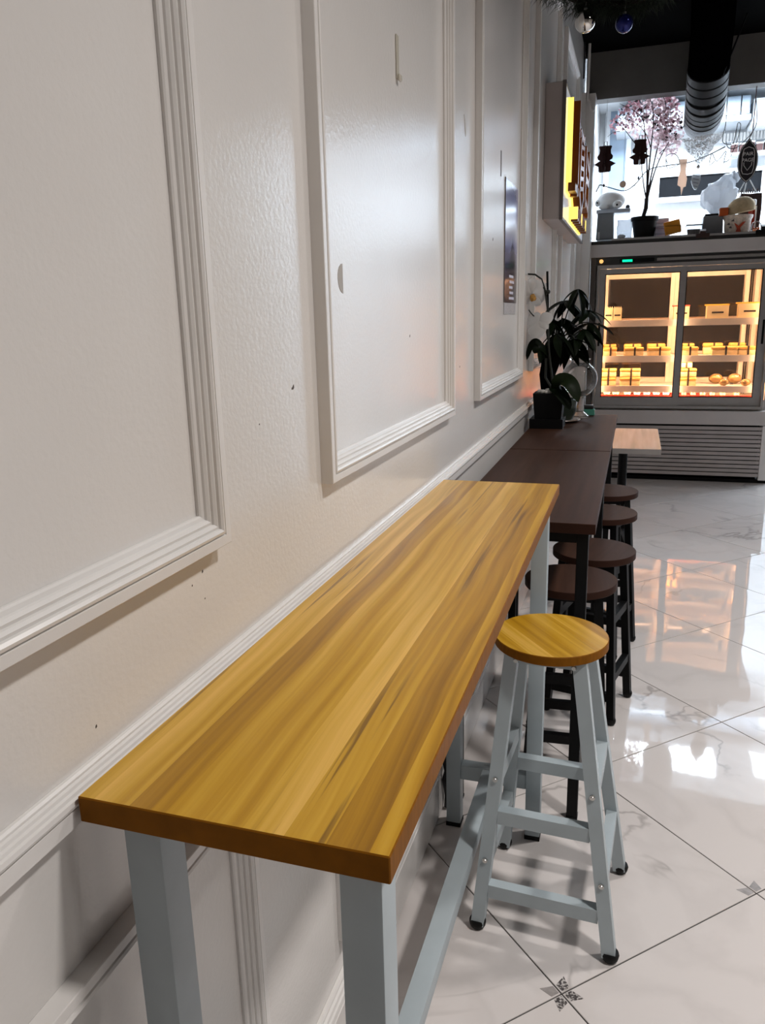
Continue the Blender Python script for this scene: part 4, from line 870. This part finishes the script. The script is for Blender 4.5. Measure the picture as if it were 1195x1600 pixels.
wire([(1136, 150), (1134, 190), (1129, 213), (1130, 223), (1140, 226), (1146, 222), (1150, 205), (1153, 192), (1157, 196), (1152, 218), (1144, 238), (1138, 250), (1131, 252), (1134, 236), (1120, 252), (1112, 240), (1108, 258), (1116, 252)], 6.962, 'tangled loops of thin wire hanging right of the duct', 0.003, bulbs=5)
wire([(1181, 150), (1182, 190), (1174, 208), (1163, 220), (1150, 231), (1138, 231), (1134, 221)], 7.06, 'thin wire running down to the oval plaque', 0.003)
wire([(1043, 256), (1040, 245), (1050, 240), (1058, 244), (1061, 256), (1048, 262), (1042, 262), (1040, 250)], 7.05, 'small coil of wire left of the silver net', 0.003)
# ================================================================== DUCT
pts = [P(1118, -75, 5.75), P(1117, -30, 6.0), P(1113, 45, 6.28), P(1107, 105, 6.5), P(1103, 150, 6.7), P(1100, 174, 6.92), P(1098, 184, 7.2), P(1096, 189, 7.5)]
t = thing('ventilation_duct', pts[0], 'dark ventilation duct below the ceiling, ribbed end coloured paler as kitchen-lit', 'duct')
pts[0] = V((pts[0].x, pts[0].y, min(pts[0].z, ZC - 0.002)))
pth = [p_ for i in range(len(pts) - 1) for p_ in [pts[i].lerp(pts[i + 1], k / 4) for k in range(4)]] + [pts[-1]]
Rd = 0.138
sp = 12
obj('duct_pipe', B().tube(pth[:sp + 1], Rd, 32), mat('shaded_duct', (0.001, 0.001, 0.0012), 0.7, spec=0.0), t, smooth=40)
DG = mat('lit_spiral_duct', srgb(46, 47, 50), 0.5, 0.1)  # near-black and grey paint in room shade and kitchen light on one duct
def along(path, n):
    d = [0]
    for a, b_ in zip(path, path[1:]): d.append(d[-1] + (b_ - a).length)
    out = []
    for k in range(n + 1):
        s_ = d[-1] * k / n; i = max(j for j in range(len(d)) if d[j] <= s_ + 1e-9); i = min(i, len(path) - 2)
        out.append(path[i].lerp(path[i + 1], (s_ - d[i]) / max(1e-9, d[i + 1] - d[i])))
    return out
rp = along(pth[sp:], 15)
for k in range(15): obj('duct_segment', B().tube([rp[k].lerp(rp[k + 1], 0.04), rp[k].lerp(rp[k + 1], 0.08), rp[k].lerp(rp[k + 1], 0.90), rp[k].lerp(rp[k + 1], 0.96)], [Rd - 0.002, Rd + 0.004, Rd + 0.004, Rd - 0.002], 32, caps=False), DG, t, smooth=40)
obj('duct_liner', B().tube(rp, Rd - 0.006, 24, caps=False), BLACK, t, smooth=60)
hp = P(1128, 120, 6.4); obj('hanger_strap', B().tube([hp, V((X(1165, 50, 6.5), 6.5, ZC - 0.001))], 0.006, 6), BLACK, t)
# ================================================================== PINE GARLAND WITH BAUBLES
GY = 3.6
gp = [V((0.04, GY, 2.72)), P(900, 2, GY), P(935, 4, GY), P(970, 6, GY), P(1005, 0, GY), P(1045, -22, GY)]
t = thing('pine_garland', gp[0], 'dark green artificial pine garland hung from the black ceiling', 'garland')
obj('garland_stem', B().tube(gp, 0.009, 8), BARK, t)
for q in (gp[1], gp[4]): obj('hanging_cord', B().tube([q, (q.x, q.y, ZC - 0.001)], 0.002, 5), WIRE, t)
b = B()
for i in range(2600):
    s_ = random.random() * (len(gp) - 1); k = min(int(s_), len(gp) - 2); c = gp[k].lerp(gp[k + 1], s_ - k)
    d = V((random.uniform(-1, 1), random.uniform(-1, 1), random.uniform(-1, 1))).normalized(); o_ = d * random.uniform(0.01, 0.055); d2 = (d + V((random.uniform(-.6, .6), random.uniform(-.6, .6), random.uniform(-.9, .4)))).normalized(); l = random.uniform(0.03, 0.06); sd = d2.orthogonal().normalized() * 0.0012
    a = c + o_; b.face([a - sd, a + sd, a + d2 * l]); 
    up_ = d2.cross(sd).normalized() * 0.0012; b.face([a - up_, a + up_, a + d2 * l])
o = obj('pine_needles', b, mat('pine_green', (0.012, 0.022, 0.010), 0.6), t); o['kind'] = 'stuff'
def bauble(px, py, r_, m_, label):
    c = P(px, py, GY - 0.02); t = thing('bauble', c, label, 'bauble', 'baubles on the pine garland')
    obj('ball', B().ball(c, r_, 28), m_, t, smooth=80)
    obj('cap', B().tube([c + V((0, 0, r_ * 0.97)), c + V((0, 0, r_ + 0.008))], 0.007, 10), STEEL, t)
    obj('hook', B().tube([c + V((0, 0, r_ + 0.008)), c + V((0.002, 0, r_ + 0.03))], 0.001, 5), STEEL, t)
bauble(914, 34, 0.041, mat('silver_bauble', (0.75, 0.73, 0.70), 0.06, 1.0), 'clear silvery bauble hanging from the pine garland by the wall')
bauble(975, 37, 0.034, mat('blue_bauble', (0.01, 0.015, 0.12), 0.1, 0.6), 'dark blue bauble hanging from the pine garland')
# cables down the wall corner
t = thing('hanging_cable', P(913, 20, 6.68), 'black cable end dangling beside the light sign', 'cable')
obj('cable', B().tube([V((P(914, 20, 6.68).x, 6.68, ZC - 0.001)), P(914, 40, 6.68), P(913, 90, 6.68), P(912, 123, 6.68)], 0.006, 8), WIRE, t)
t = thing('conduit_pipe', P(924, 150, 6.72), 'thin white conduit with a hooked end at the wall corner', 'pipe')
cx_ = P(921, 80, 6.72).x
obj('conduit', B().tube([(cx_, 6.72, ZC - 0.001), (cx_, 6.72, 3.0), P(922, 160, 6.72), P(924, 171, 6.72), P(928, 173, 6.72)], 0.010, 10), TRIM, t, smooth=60)
# ================================================================== LIGHT-BOX SIGN ON THE WALL
t = thing('light_box_sign', (0.05, 5.07, 1.885), 'wall-mounted light box sign with raised brown letters and yellow glow', 'sign')
SY0, SY1, SZ0, SZ1, SX = 4.30, 5.86, 1.887, 2.528, 0.098
obj('case', B().box((0.0008, SY0, SZ0), (SX - 0.006, SY1, SZ1)).bevel(0.003, 1), mat('taupe_sign_case', srgb(176, 166, 162), 0.45), t)
obj('face_panel', B().box((SX - 0.0055, SY0 + 0.006, SZ0 + 0.006), (SX + 0.0, SY1 - 0.006, SZ1 - 0.006)), mat('white_acrylic', (0.85, 0.87, 0.9), 0.12, emit=(0.85, 0.9, 1.0), es=0.35), t)
fb = B(); 
for a, c in (((SY0 - 0.004, SZ0 - 0.004), (SY1 + 0.004, SZ0 + 0.010)), ((SY0 - 0.004, SZ1 - 0.010), (SY1 + 0.004, SZ1 + 0.004)), ((SY0 - 0.004, SZ0 + 0.0105), (SY0 + 0.010, SZ1 - 0.0105)), ((SY1 - 0.010, SZ0 + 0.0105), (SY1 + 0.004, SZ1 - 0.0105))):
    fb.box((SX - 0.014, a[0], a[1]), (SX + 0.004, c[0], c[1]))
obj('edge_trim', fb, mat('dark_sign_trim', srgb(96, 88, 86), 0.4), t)
LB = mat('bronze_letter', srgb(120, 66, 22), 0.3, 0.5); LY = mat('glowing_yellow_side', (1, 0.8, 0.2), 0.4, emit=(1.0, 0.72, 0.12), es=1.5)
def stroke(y0, z0, y1, z1, wd, x0=SX + 0.012, x1=SX + 0.05, glow=False):
    s_ = obj('letter_stroke', B().beam((0.5 * (x0 + x1), y0, z0), (0.5 * (x0 + x1), y1, z1), x1 - x0, wd, (1, 0, 0)), [LB, LY], t)
    if glow:
        for pg in s_.data.polygons:
            if pg.normal.y < -0.7: pg.material_index = 1
    obj('halo', B().beam((SX + 0.006, y0, z0), (SX + 0.006, y1, z1), 0.0105, wd * 1.0 + 0.012, (1, 0, 0)), LY, s_)
stroke(4.46, 2.08, 4.46, 2.485, 0.03, x1=SX + 0.03, glow=True); stroke(4.52, 2.08, 4.52, 2.48, 0.03, x1=SX + 0.06); stroke(4.62, 2.03, 4.62, 2.455, 0.05); stroke(4.46, 2.06, 4.70, 2.06, 0.04)
stroke(4.82, 2.10, 4.82, 2.40, 0.045); stroke(4.76, 2.38, 5.10, 2.38, 0.04)
for k in range(5): stroke(4.84, 2.32 - 0.055 * k, 5.08, 2.35 - 0.055 * k, 0.022)
stroke(5.08, 2.04, 5.08, 2.42, 0.045); stroke(4.78, 2.08, 4.96, 1.98, 0.045); stroke(4.96, 1.98, 5.14, 2.10, 0.045)
stroke(5.28, 2.05, 5.28, 2.40, 0.05); stroke(5.24, 2.22, 5.62, 2.22, 0.04); stroke(5.58, 2.02, 5.58, 2.42, 0.05); stroke(5.36, 2.36, 5.52, 2.30, 0.035); stroke(5.36, 2.10, 5.52, 2.06, 0.035)
for k in range(7): 
    y = 4.72 + 0.12 * k; stroke(y, 1.925, y, 1.99, 0.03, glow=k in (0, 3, 6)); stroke(y - 0.012, 1.925, y + 0.05, 1.925, 0.018)
# ================================================================== POSTER, HOOK STRIP
def poster_mat():
    M = bpy.data.materials.new('poster_print'); M.use_nodes = True; nt = M.node_tree; N = nt.nodes; L = nt.links; b_ = N['Principled BSDF']
    tc = N.new('ShaderNodeTexCoord'); sp_ = N.new('ShaderNodeSeparateXYZ'); L.new(tc.outputs['Generated'], sp_.inputs[0])
    r = N.new('ShaderNodeValToRGB'); L.new(sp_.outputs[2], r.inputs[0]); e = r.color_ramp.elements
    e[0].position = 0.0; e[0].color = (*srgb(40, 34, 60), 1); e[1].position = 1.0; e[1].color = (*srgb(120, 120, 165), 1)
    for pos, c in ((0.3, srgb(58, 52, 84)), (0.5, srgb(150, 150, 190)), (0.62, srgb(225, 228, 245)), (0.78, srgb(160, 165, 210)), (0.9, srgb(120, 124, 170))): q = e.new(pos); q.color = (*c, 1)
    n = N.new('ShaderNodeTexNoise'); n.inputs['Scale'].default_value = 3.2; n.inputs['Detail'].default_value = 4; L.new(tc.outputs['Generated'], n.inputs['Vector'])
    # dark silhouette rising in the middle of the lower half
    ab = N.new('ShaderNodeMath'); ab.operation = 'SUBTRACT'; L.new(sp_.outputs[1], ab.inputs[0]); ab.inputs[1].default_value = 0.62
    a2 = N.new('ShaderNodeMath'); a2.operation = 'ABSOLUTE'; L.new(ab.outputs[0], a2.inputs[0])
    m1 = N.new('ShaderNodeMath'); m1.operation = 'MULTIPLY_ADD'; L.new(a2.outputs[0], m1.inputs[0]); m1.inputs[1].default_value = 0.8; L.new(sp_.outputs[2], m1.inputs[2])
    m2 = N.new('ShaderNodeMath'); m2.operation = 'MULTIPLY_ADD'; L.new(n.outputs[0], m2.inputs[0]); m2.inputs[1].default_value = 0.25; L.new(m1.outputs[0], m2.inputs[2])
    r2 = N.new('ShaderNodeMapRange'); r2.inputs['From Min'].default_value = 0.62; r2.inputs['From Max'].default_value = 0.72; r2.inputs['To Min'].default_value = 0.85; r2.inputs['To Max'].default_value = 0; L.new(m2.outputs[0], r2.inputs[0])
    mx = N.new('ShaderNodeMix'); mx.data_type = 'RGBA'; L.new(r2.outputs[0], mx.inputs[0]); L.new(r.outputs[0], mx.inputs[6]); mx.inputs[7].default_value = (*srgb(44, 34, 48), 1)
    L.new(mx.outputs[2], b_.inputs['Base Color']); b_.inputs['Roughness'].default_value = 0.12; return M
t = thing('wall_poster', (0.001, 3.24, 1.42), 'tall glossy dark violet film-style poster on the white wall panel', 'poster')
obj('sheet', B().box((0.0006, 3.085, 1.462), (0.0022, 3.405, 1.912)), poster_mat(), t)
obj('caption_strip', B().box((0.0006, 3.085, 1.418), (0.0022, 3.385, 1.4615)), mat('pale_caption', srgb(176, 172, 172), 0.3, var=(120, 0.25)), t)
for k in range(5):
    obj('title_line', B().box((0.0023, 3.20 + 0.012 * (k % 2), 1.475 + 0.021 * k), (0.0028, 3.33 - 0.02 * (k % 3), 1.485 + 0.021 * k)), mat('pale_print', srgb(190, 186, 200), 0.4), t)
obj('edge_board', B().box((0.0006, 3.080, 1.462), (0.0035, 3.0848, 1.912)), DARKM, t)
t = thing('adhesive_hook', (0.0005, 1.682, 1.885), 'clear adhesive hook strip stuck high on the second wall panel', 'hook')
obj('strip', B().box((0.0004, 1.675, 1.888), (0.0035, 1.690, 1.970)).bevel(0.001, 1), mat('yellowed_clear_plastic', srgb(200, 194, 180), 0.2), t)
obj('hook_lip', B().box((0.0037, 1.675, 1.884), (0.010, 1.690, 1.897)).bevel(0.002, 1), mat('yellowed_clear_plastic'), t)
# power cord behind the far leg
c0 = P(694, 1200, 2.03)
t = thing('power_cord', (0.03, 1.962, 0.0), 'black kinked power cord hanging along the baseboard behind the table leg', 'cord')
obj('cord', B().tube([(0.030 + 0.004 * math.sin(k * 2.1), 1.962 + 0.012 * math.sin(k * 1.3), 0.006 + 0.032 * k) for k in range(8)] , [0.006 + 0.004 * (k % 2) for k in range(8)], 8), WIRE, t, smooth=60)
# ================================================================== PLANTS ON THE DARK TABLE
ZD = 0.8855
LEAF = mat('dark_leaf_green', (0.006, 0.012, 0.004), 0.45, spec=0.15, var=(30, 0.3)); LEAF2 = mat('orchid_leaf_green', (0.014, 0.026, 0.007), 0.45, spec=0.2, var=(14, 0.25)); STEM = mat('dark_stem', (0.010, 0.012, 0.007), 0.6)
def leaf_mesh(L_, W_, droop, fold=0.25, n=8):
    b = B(); rows = []
    for i in range(n + 1):
        f = i / n; wd = W_ * math.sin(math.pi * min(1, 0.04 + f * 0.96)) ** 0.75 * (1 - 0.25 * f); x = L_ * f; z = -droop * f * f
        rows.append([b.bm.verts.new((x, s_ * wd, z + fold * abs(s_) * wd)) for s_ in (-1, -0.5, 0, 0.5, 1)])
    for r0, r1 in zip(rows, rows[1:]):
        for j in range(4): b.bm.faces.new((r0[j], r0[j + 1], r1[j + 1], r1[j]))
    bmesh.ops.solidify(b.bm, geom=list(b.bm.faces), thickness=0.0006)
    return b
# money tree in round pot with saucer
mx_, my_ = 0.150, 4.00
t = thing('money_tree', (mx_, my_, ZD), 'leafy plant with thick dark trunk in a round glazed pot', 'plant')
pot = obj('pot', B().lathe([(0, 0.014), (0.062, 0.014), (0.078, 0.06), (0.082, 0.11), (0.074, 0.115), (0.07, 0.10), (0, 0.095)], (mx_, my_, ZD), 28, close=False), mat('dark_green_glaze', (0.02, 0.03, 0.022), 0.2), t, smooth=50)
obj('saucer', B().lathe([(0, 0), (0.07, 0), (0.098, 0.012), (0.096, 0.0155), (0.066, 0.0065), (0, 0.0062)], (mx_, my_, ZD), 28, close=False), mat('glazed_saucer', srgb(120, 100, 86), 0.3), t, smooth=50)
tr = [P(868, 640, my_), P(858, 610, my_), P(855, 585, my_ - 0.05), P(862, 560, my_ - 0.05), P(872, 538, my_), P(876, 520, my_)]
tr[0] = V((mx_ - 0.01, my_, ZD + 0.09))
b = B().tube([q + V((0, 0, 0)) for q in tr], [0.040, 0.042, 0.040, 0.046, 0.048, 0.018], 14)
obj('trunk', b, mat('black_brown_bark', (0.0025, 0.002, 0.002), 0.9, spec=0.03, bump=(40, 0.6, 0.01)), t, smooth=60)
b = B().tube([tr[0] + V((0.03, -0.02, 0)), tr[1] + V((0.035, -0.025, 0)), tr[2] + V((0.02, -0.03, 0)), tr[3] + V((-0.015, -0.03, 0)), tr[4] + V((-0.02, -0.02, 0))], [0.018, 0.02, 0.02, 0.02, 0.012], 10)
obj('trunk', b, mat('black_brown_bark'), t, smooth=60)
lm = leaf_mesh(0.12, 0.020, 0.035); l0 = obj('leaf', lm, LEAF, t, smooth=60); lmesh = l0.data; bpy.data.objects.remove(l0)
top = tr[4]
clusters = [((903, 452), 0.02), ((918, 485), 0.04), ((912, 515), 0.0), ((898, 530), -0.05), ((880, 498), 0.05), ((862, 500), 0.03), ((848, 492), 0.02), ((870, 522), -0.08), ((884, 470), 0.08), ((846, 540), 0.0), ((922, 505), 0.08), ((892, 545), 0.02)]
for k, ((px, py), dy) in enumerate(clusters):
    c = P(px, py, my_ - 0.02 + dy)
    obj('stalk', B().tube(bez(top, top.lerp(c, 0.3) + V((0, 0, 0.04)), top.lerp(c, 0.7) + V((0, 0, 0.05)), c, 8), 0.0028, 6), STEM, t)
    nl = 6; ph = random.uniform(0, 1)
    for q in range(nl):
        o = bpy.data.objects.new('leaf', lmesh); COL.objects.link(o); o.parent = t
        a = 2 * math.pi * (q + ph) / nl; s_ = random.uniform(0.85, 1.35)
        dirx = V((math.cos(a), math.sin(a), random.uniform(-0.95, -0.15))).normalized()
        if c.x + dirx.x * 0.12 * s_ < 0.02: dirx.x = abs(dirx.x); dirx.normalize()
        zz = V((0, 0, 1)); yy = zz.cross(dirx).normalized(); zz = dirx.cross(yy)
        mt = Matrix((dirx, yy, zz)).transposed().to_4x4() @ Matrix.Rotation(random.uniform(-0.5, 0.5), 4, 'X') @ Matrix.Scale(s_, 4)
        mt.translation = c - t.location; o.matrix_local = mt
# orchid in a black square pot
ox, oy = 0.106, 3.80
t = thing('orchid', (ox, oy, ZD), 'white orchid with two open blooms in a black square pot', 'plant')
obj('pot', taper(B(), ox, oy, ZD, ZD + 0.045, 0.078, 0.075, 0.078, 0.075), BLACK, t)
obj('pot_sleeve', taper(B(), ox + 0.006, oy, ZD + 0.0455, ZD + 0.165, 0.062, 0.06, 0.071, 0.068), BLACK, t)
for k in range(16):
    a = random.uniform(0, 6.28); r_ = 0.05 * math.sqrt(random.random()); obj('pebble', B().ball((ox + 0.006 + r_ * math.cos(a), oy + r_ * math.sin(a), ZD + 0.17), random.uniform(0.008, 0.014), 8, (1.2, 1, 0.8)), mat('pale_pebble', srgb(190, 186, 180), 0.5), t, smooth=80)
zr = ZD + 0.166
stk = [V((ox + 0.03, oy, zr)), P(858, 560, oy), P(856, 500, oy), P(855, 424, oy)]
obj('stake', B().tube(stk, 0.0055, 8), BLACK, t, smooth=60)
sb = [V((ox + 0.025, oy - 0.01, zr)), P(857, 540, oy - 0.01), P(855, 480, oy - 0.012), P(851, 452, oy - 0.015), P(846, 436, oy - 0.015), P(836, 429, oy - 0.015), P(820, 428, oy - 0.015)]
obj('flower_stem', B().tube(sb, 0.0042, 8), STEM, t, smooth=60)
obj('flower_stem', B().tube(bez(P(855, 458, oy - 0.012), P(846, 444, oy - 0.02), P(840, 443, oy - 0.02), P(833, 442, oy - 0.03), 6), 0.003, 6), STEM, t)
obj('flower_stem', B().tube(bez(P(854, 505, oy - 0.012), P(842, 500, oy - 0.03), P(832, 495, oy - 0.03), P(826, 484, oy - 0.03), 8), 0.0028, 6), STEM, t)
obj('bud', B().ball(P(856, 456, oy - 0.02), 0.011, 10), STEM, t, smooth=80)
PET = petal('orchid_white', (0.86, 0.84, 0.82)); LIP = mat('orchid_lip', srgb(176, 130, 60), 0.6, var=(120, 0.4))
def flower(c, nrm, s_, specs, lip=True):
    nrm = V(nrm).normalized(); u = V((0, 0, 1)); u = (u - nrm * u.dot(nrm)).normalized(); w_ = u.cross(nrm)
    f = thing('x', (0, 0, 0), None, None); bpy.data.objects.remove(f)
    root = None
    for k, (ang, ln, wd) in enumerate(specs):
        b = B(); d = u * math.cos(ang) + w_ * math.sin(ang); e = nrm.cross(d); rows = []
        for i in range(8):
            f_ = i / 7; ww = wd * math.sin(math.pi * (0.06 + 0.9 * f_)) ** 0.6; cur = 0.18 * math.sin(f_ * 2.6)
            rows.append([b.bm.verts.new(c + d * ln * f_ * s_ + e * ww * q * s_ + nrm * s_ * (cur * 0.5 - 0.12 * q * q * (1 if k > 1 else 0.6) - 0.10 * f_ * f_ + 0.01 * k)) for q in (-1, -0.6, -0.2, 0.2, 0.6, 1)])
        for r0, r1 in zip(rows, rows[1:]):
            for j in range(5): b.bm.faces.new((r0[j], r0[j + 1], r1[j + 1], r1[j]))
        bmesh.ops.solidify(b.bm, geom=list(b.bm.faces), thickness=0.0008)
        o = obj('petal', b, PET, t, smooth=70)
    if lip:
        obj('lip', bag_noise(B().ball(c + nrm * 0.014 * s_ / 0.05 - u * 0.012, 0.015, 12, (0.9, 1.0, 1.3)), 0.006, 90), LIP, t, smooth=60)
bigp = [(math.radians(8), 0.9, 0.34), (math.radians(128), 0.85, 0.32), (math.radians(-125), 0.85, 0.32), (math.radians(72), 1.05, 0.62), (math.radians(-72), 1.05, 0.62)]
flower(P(829, 460, oy - 0.045), (0.55, -0.8, -0.12), 0.088, bigp)
flower(P(842, 503, oy - 0.05), (-0.25, -0.75, 0.45), 0.074, [(math.radians(a), l, w_) for a, l, w_ in ((-60, 0.95, 0.5), (60, 0.9, 0.5), (180, 1.1, 0.62), (130, 0.8, 0.4))], lip=False)
def strap(pts, wd, m_):
    pts = [V(q) for q in pts]; sm = bez(*pts, 14); b = B(); rows = []
    for i, q in enumerate(sm):
        d = (sm[min(i + 1, 14)] - sm[max(i - 1, 0)]).normalized(); sd = d.cross(V((0.35, -0.8, 0.5))).normalized(); f_ = i / 14; ww = wd * min(1, 0.35 + f_ * 2.2) * math.sqrt(max(0.01, 1 - f_ ** 5))
        nn = sd.cross(d)
        rows.append([b.bm.verts.new(q + sd * ww * k + nn * 0.25 * abs(k) * ww) for k in (-1, -0.5, 0, 0.5, 1)])
    for r0, r1 in zip(rows, rows[1:]):
        for j in range(4): b.bm.faces.new((r0[j], r0[j + 1], r1[j + 1], r1[j]))
    bmesh.ops.solidify(b.bm, geom=list(b.bm.faces), thickness=0.002); obj('leaf', b, m_, t, smooth=70)
cb = V((ox + 0.03, oy - 0.02, zr))
strap([cb, P(872, 588, oy - 0.06), P(892, 585, oy - 0.09), P(903, 628, oy - 0.10)], 0.040, LEAF2)
strap([cb, P(862, 600, oy - 0.05), P(880, 615, oy - 0.09), P(890, 640, oy - 0.09)], 0.032, LEAF)
strap([P(850, 560, oy), P(842, 520, oy - 0.02), P(828, 530, oy - 0.03), P(823, 562, oy - 0.03)], 0.016, LEAF)
strap([P(856, 556, oy), P(842, 532, oy - 0.02), P(838, 545, oy - 0.03), P(834, 552, oy - 0.03)], 0.020, LEAF)
obj('flower_stem', B().tube([cb, P(852, 590, oy), P(853, 560, oy)], 0.006, 8), STEM, t)
# glass bowl and teal box
vx, vy = 0.196, 4.19
bc = P(905, 592, vy); vx = bc.x
t = thing('glass_bowl', (vx, vy, ZD), 'round clear glass fishbowl vase behind the leafy plant', 'vase')
R_ = 0.094; pr_ = []
for k in range(25):
    a = -math.pi / 2 + 0.42 + (math.pi - 0.42 - 0.55) * k / 24; pr_.append((R_ * math.cos(a), bc.z + R_ * math.sin(a)))
zb = pr_[0][1]; rn = pr_[-1][0]; zn = pr_[-1][1]
prof = [(0.0, zb)] + pr_ + [(rn - 0.004, zn + 0.012), (rn + 0.006, zn + 0.022)]
prof = [(r_, z) for r_, z in prof]
obj('bowl_wall', B().lathe(prof, (vx, vy, 0), 40, close=False), BOWL, t, smooth=70)
obj('bowl_foot', B().lathe([(0.0, ZD), (0.055, ZD), (0.058, ZD + 0.01), (0.03, ZD + 0.03), (0.028, zb - 0.012), (0.036, zb - 0.001), (0.0, zb - 0.0005)], (vx, vy, 0), 28, close=False), mat('smoky_foot_glass', (0.4, 0.38, 0.36), 0.08, trans=0.8), t, smooth=50)
tx = X(905, 640, 4.085)
t = thing('teal_box', (tx, 4.1, ZD), 'small teal box with a black cover beside the plant saucer', 'box')
x0, x1 = X(896, 640, 4.20), X(919, 640, 4.20)
obj('carton', B().box((x1 - 0.05, 4.255, ZD), (x1 + 0.03, 4.295, ZD + 0.032)).bevel(0.002, 1), mat('teal_card', srgb(70, 140, 122), 0.5), t)
obj('cover', B().box((x1 - 0.045, 4.257, ZD + 0.0325), (x1 + 0.024, 4.293, ZD + 0.055)).bevel(0.008, 3), mat('black_cover', (0.02, 0.02, 0.02), 0.3), t, smooth=40)
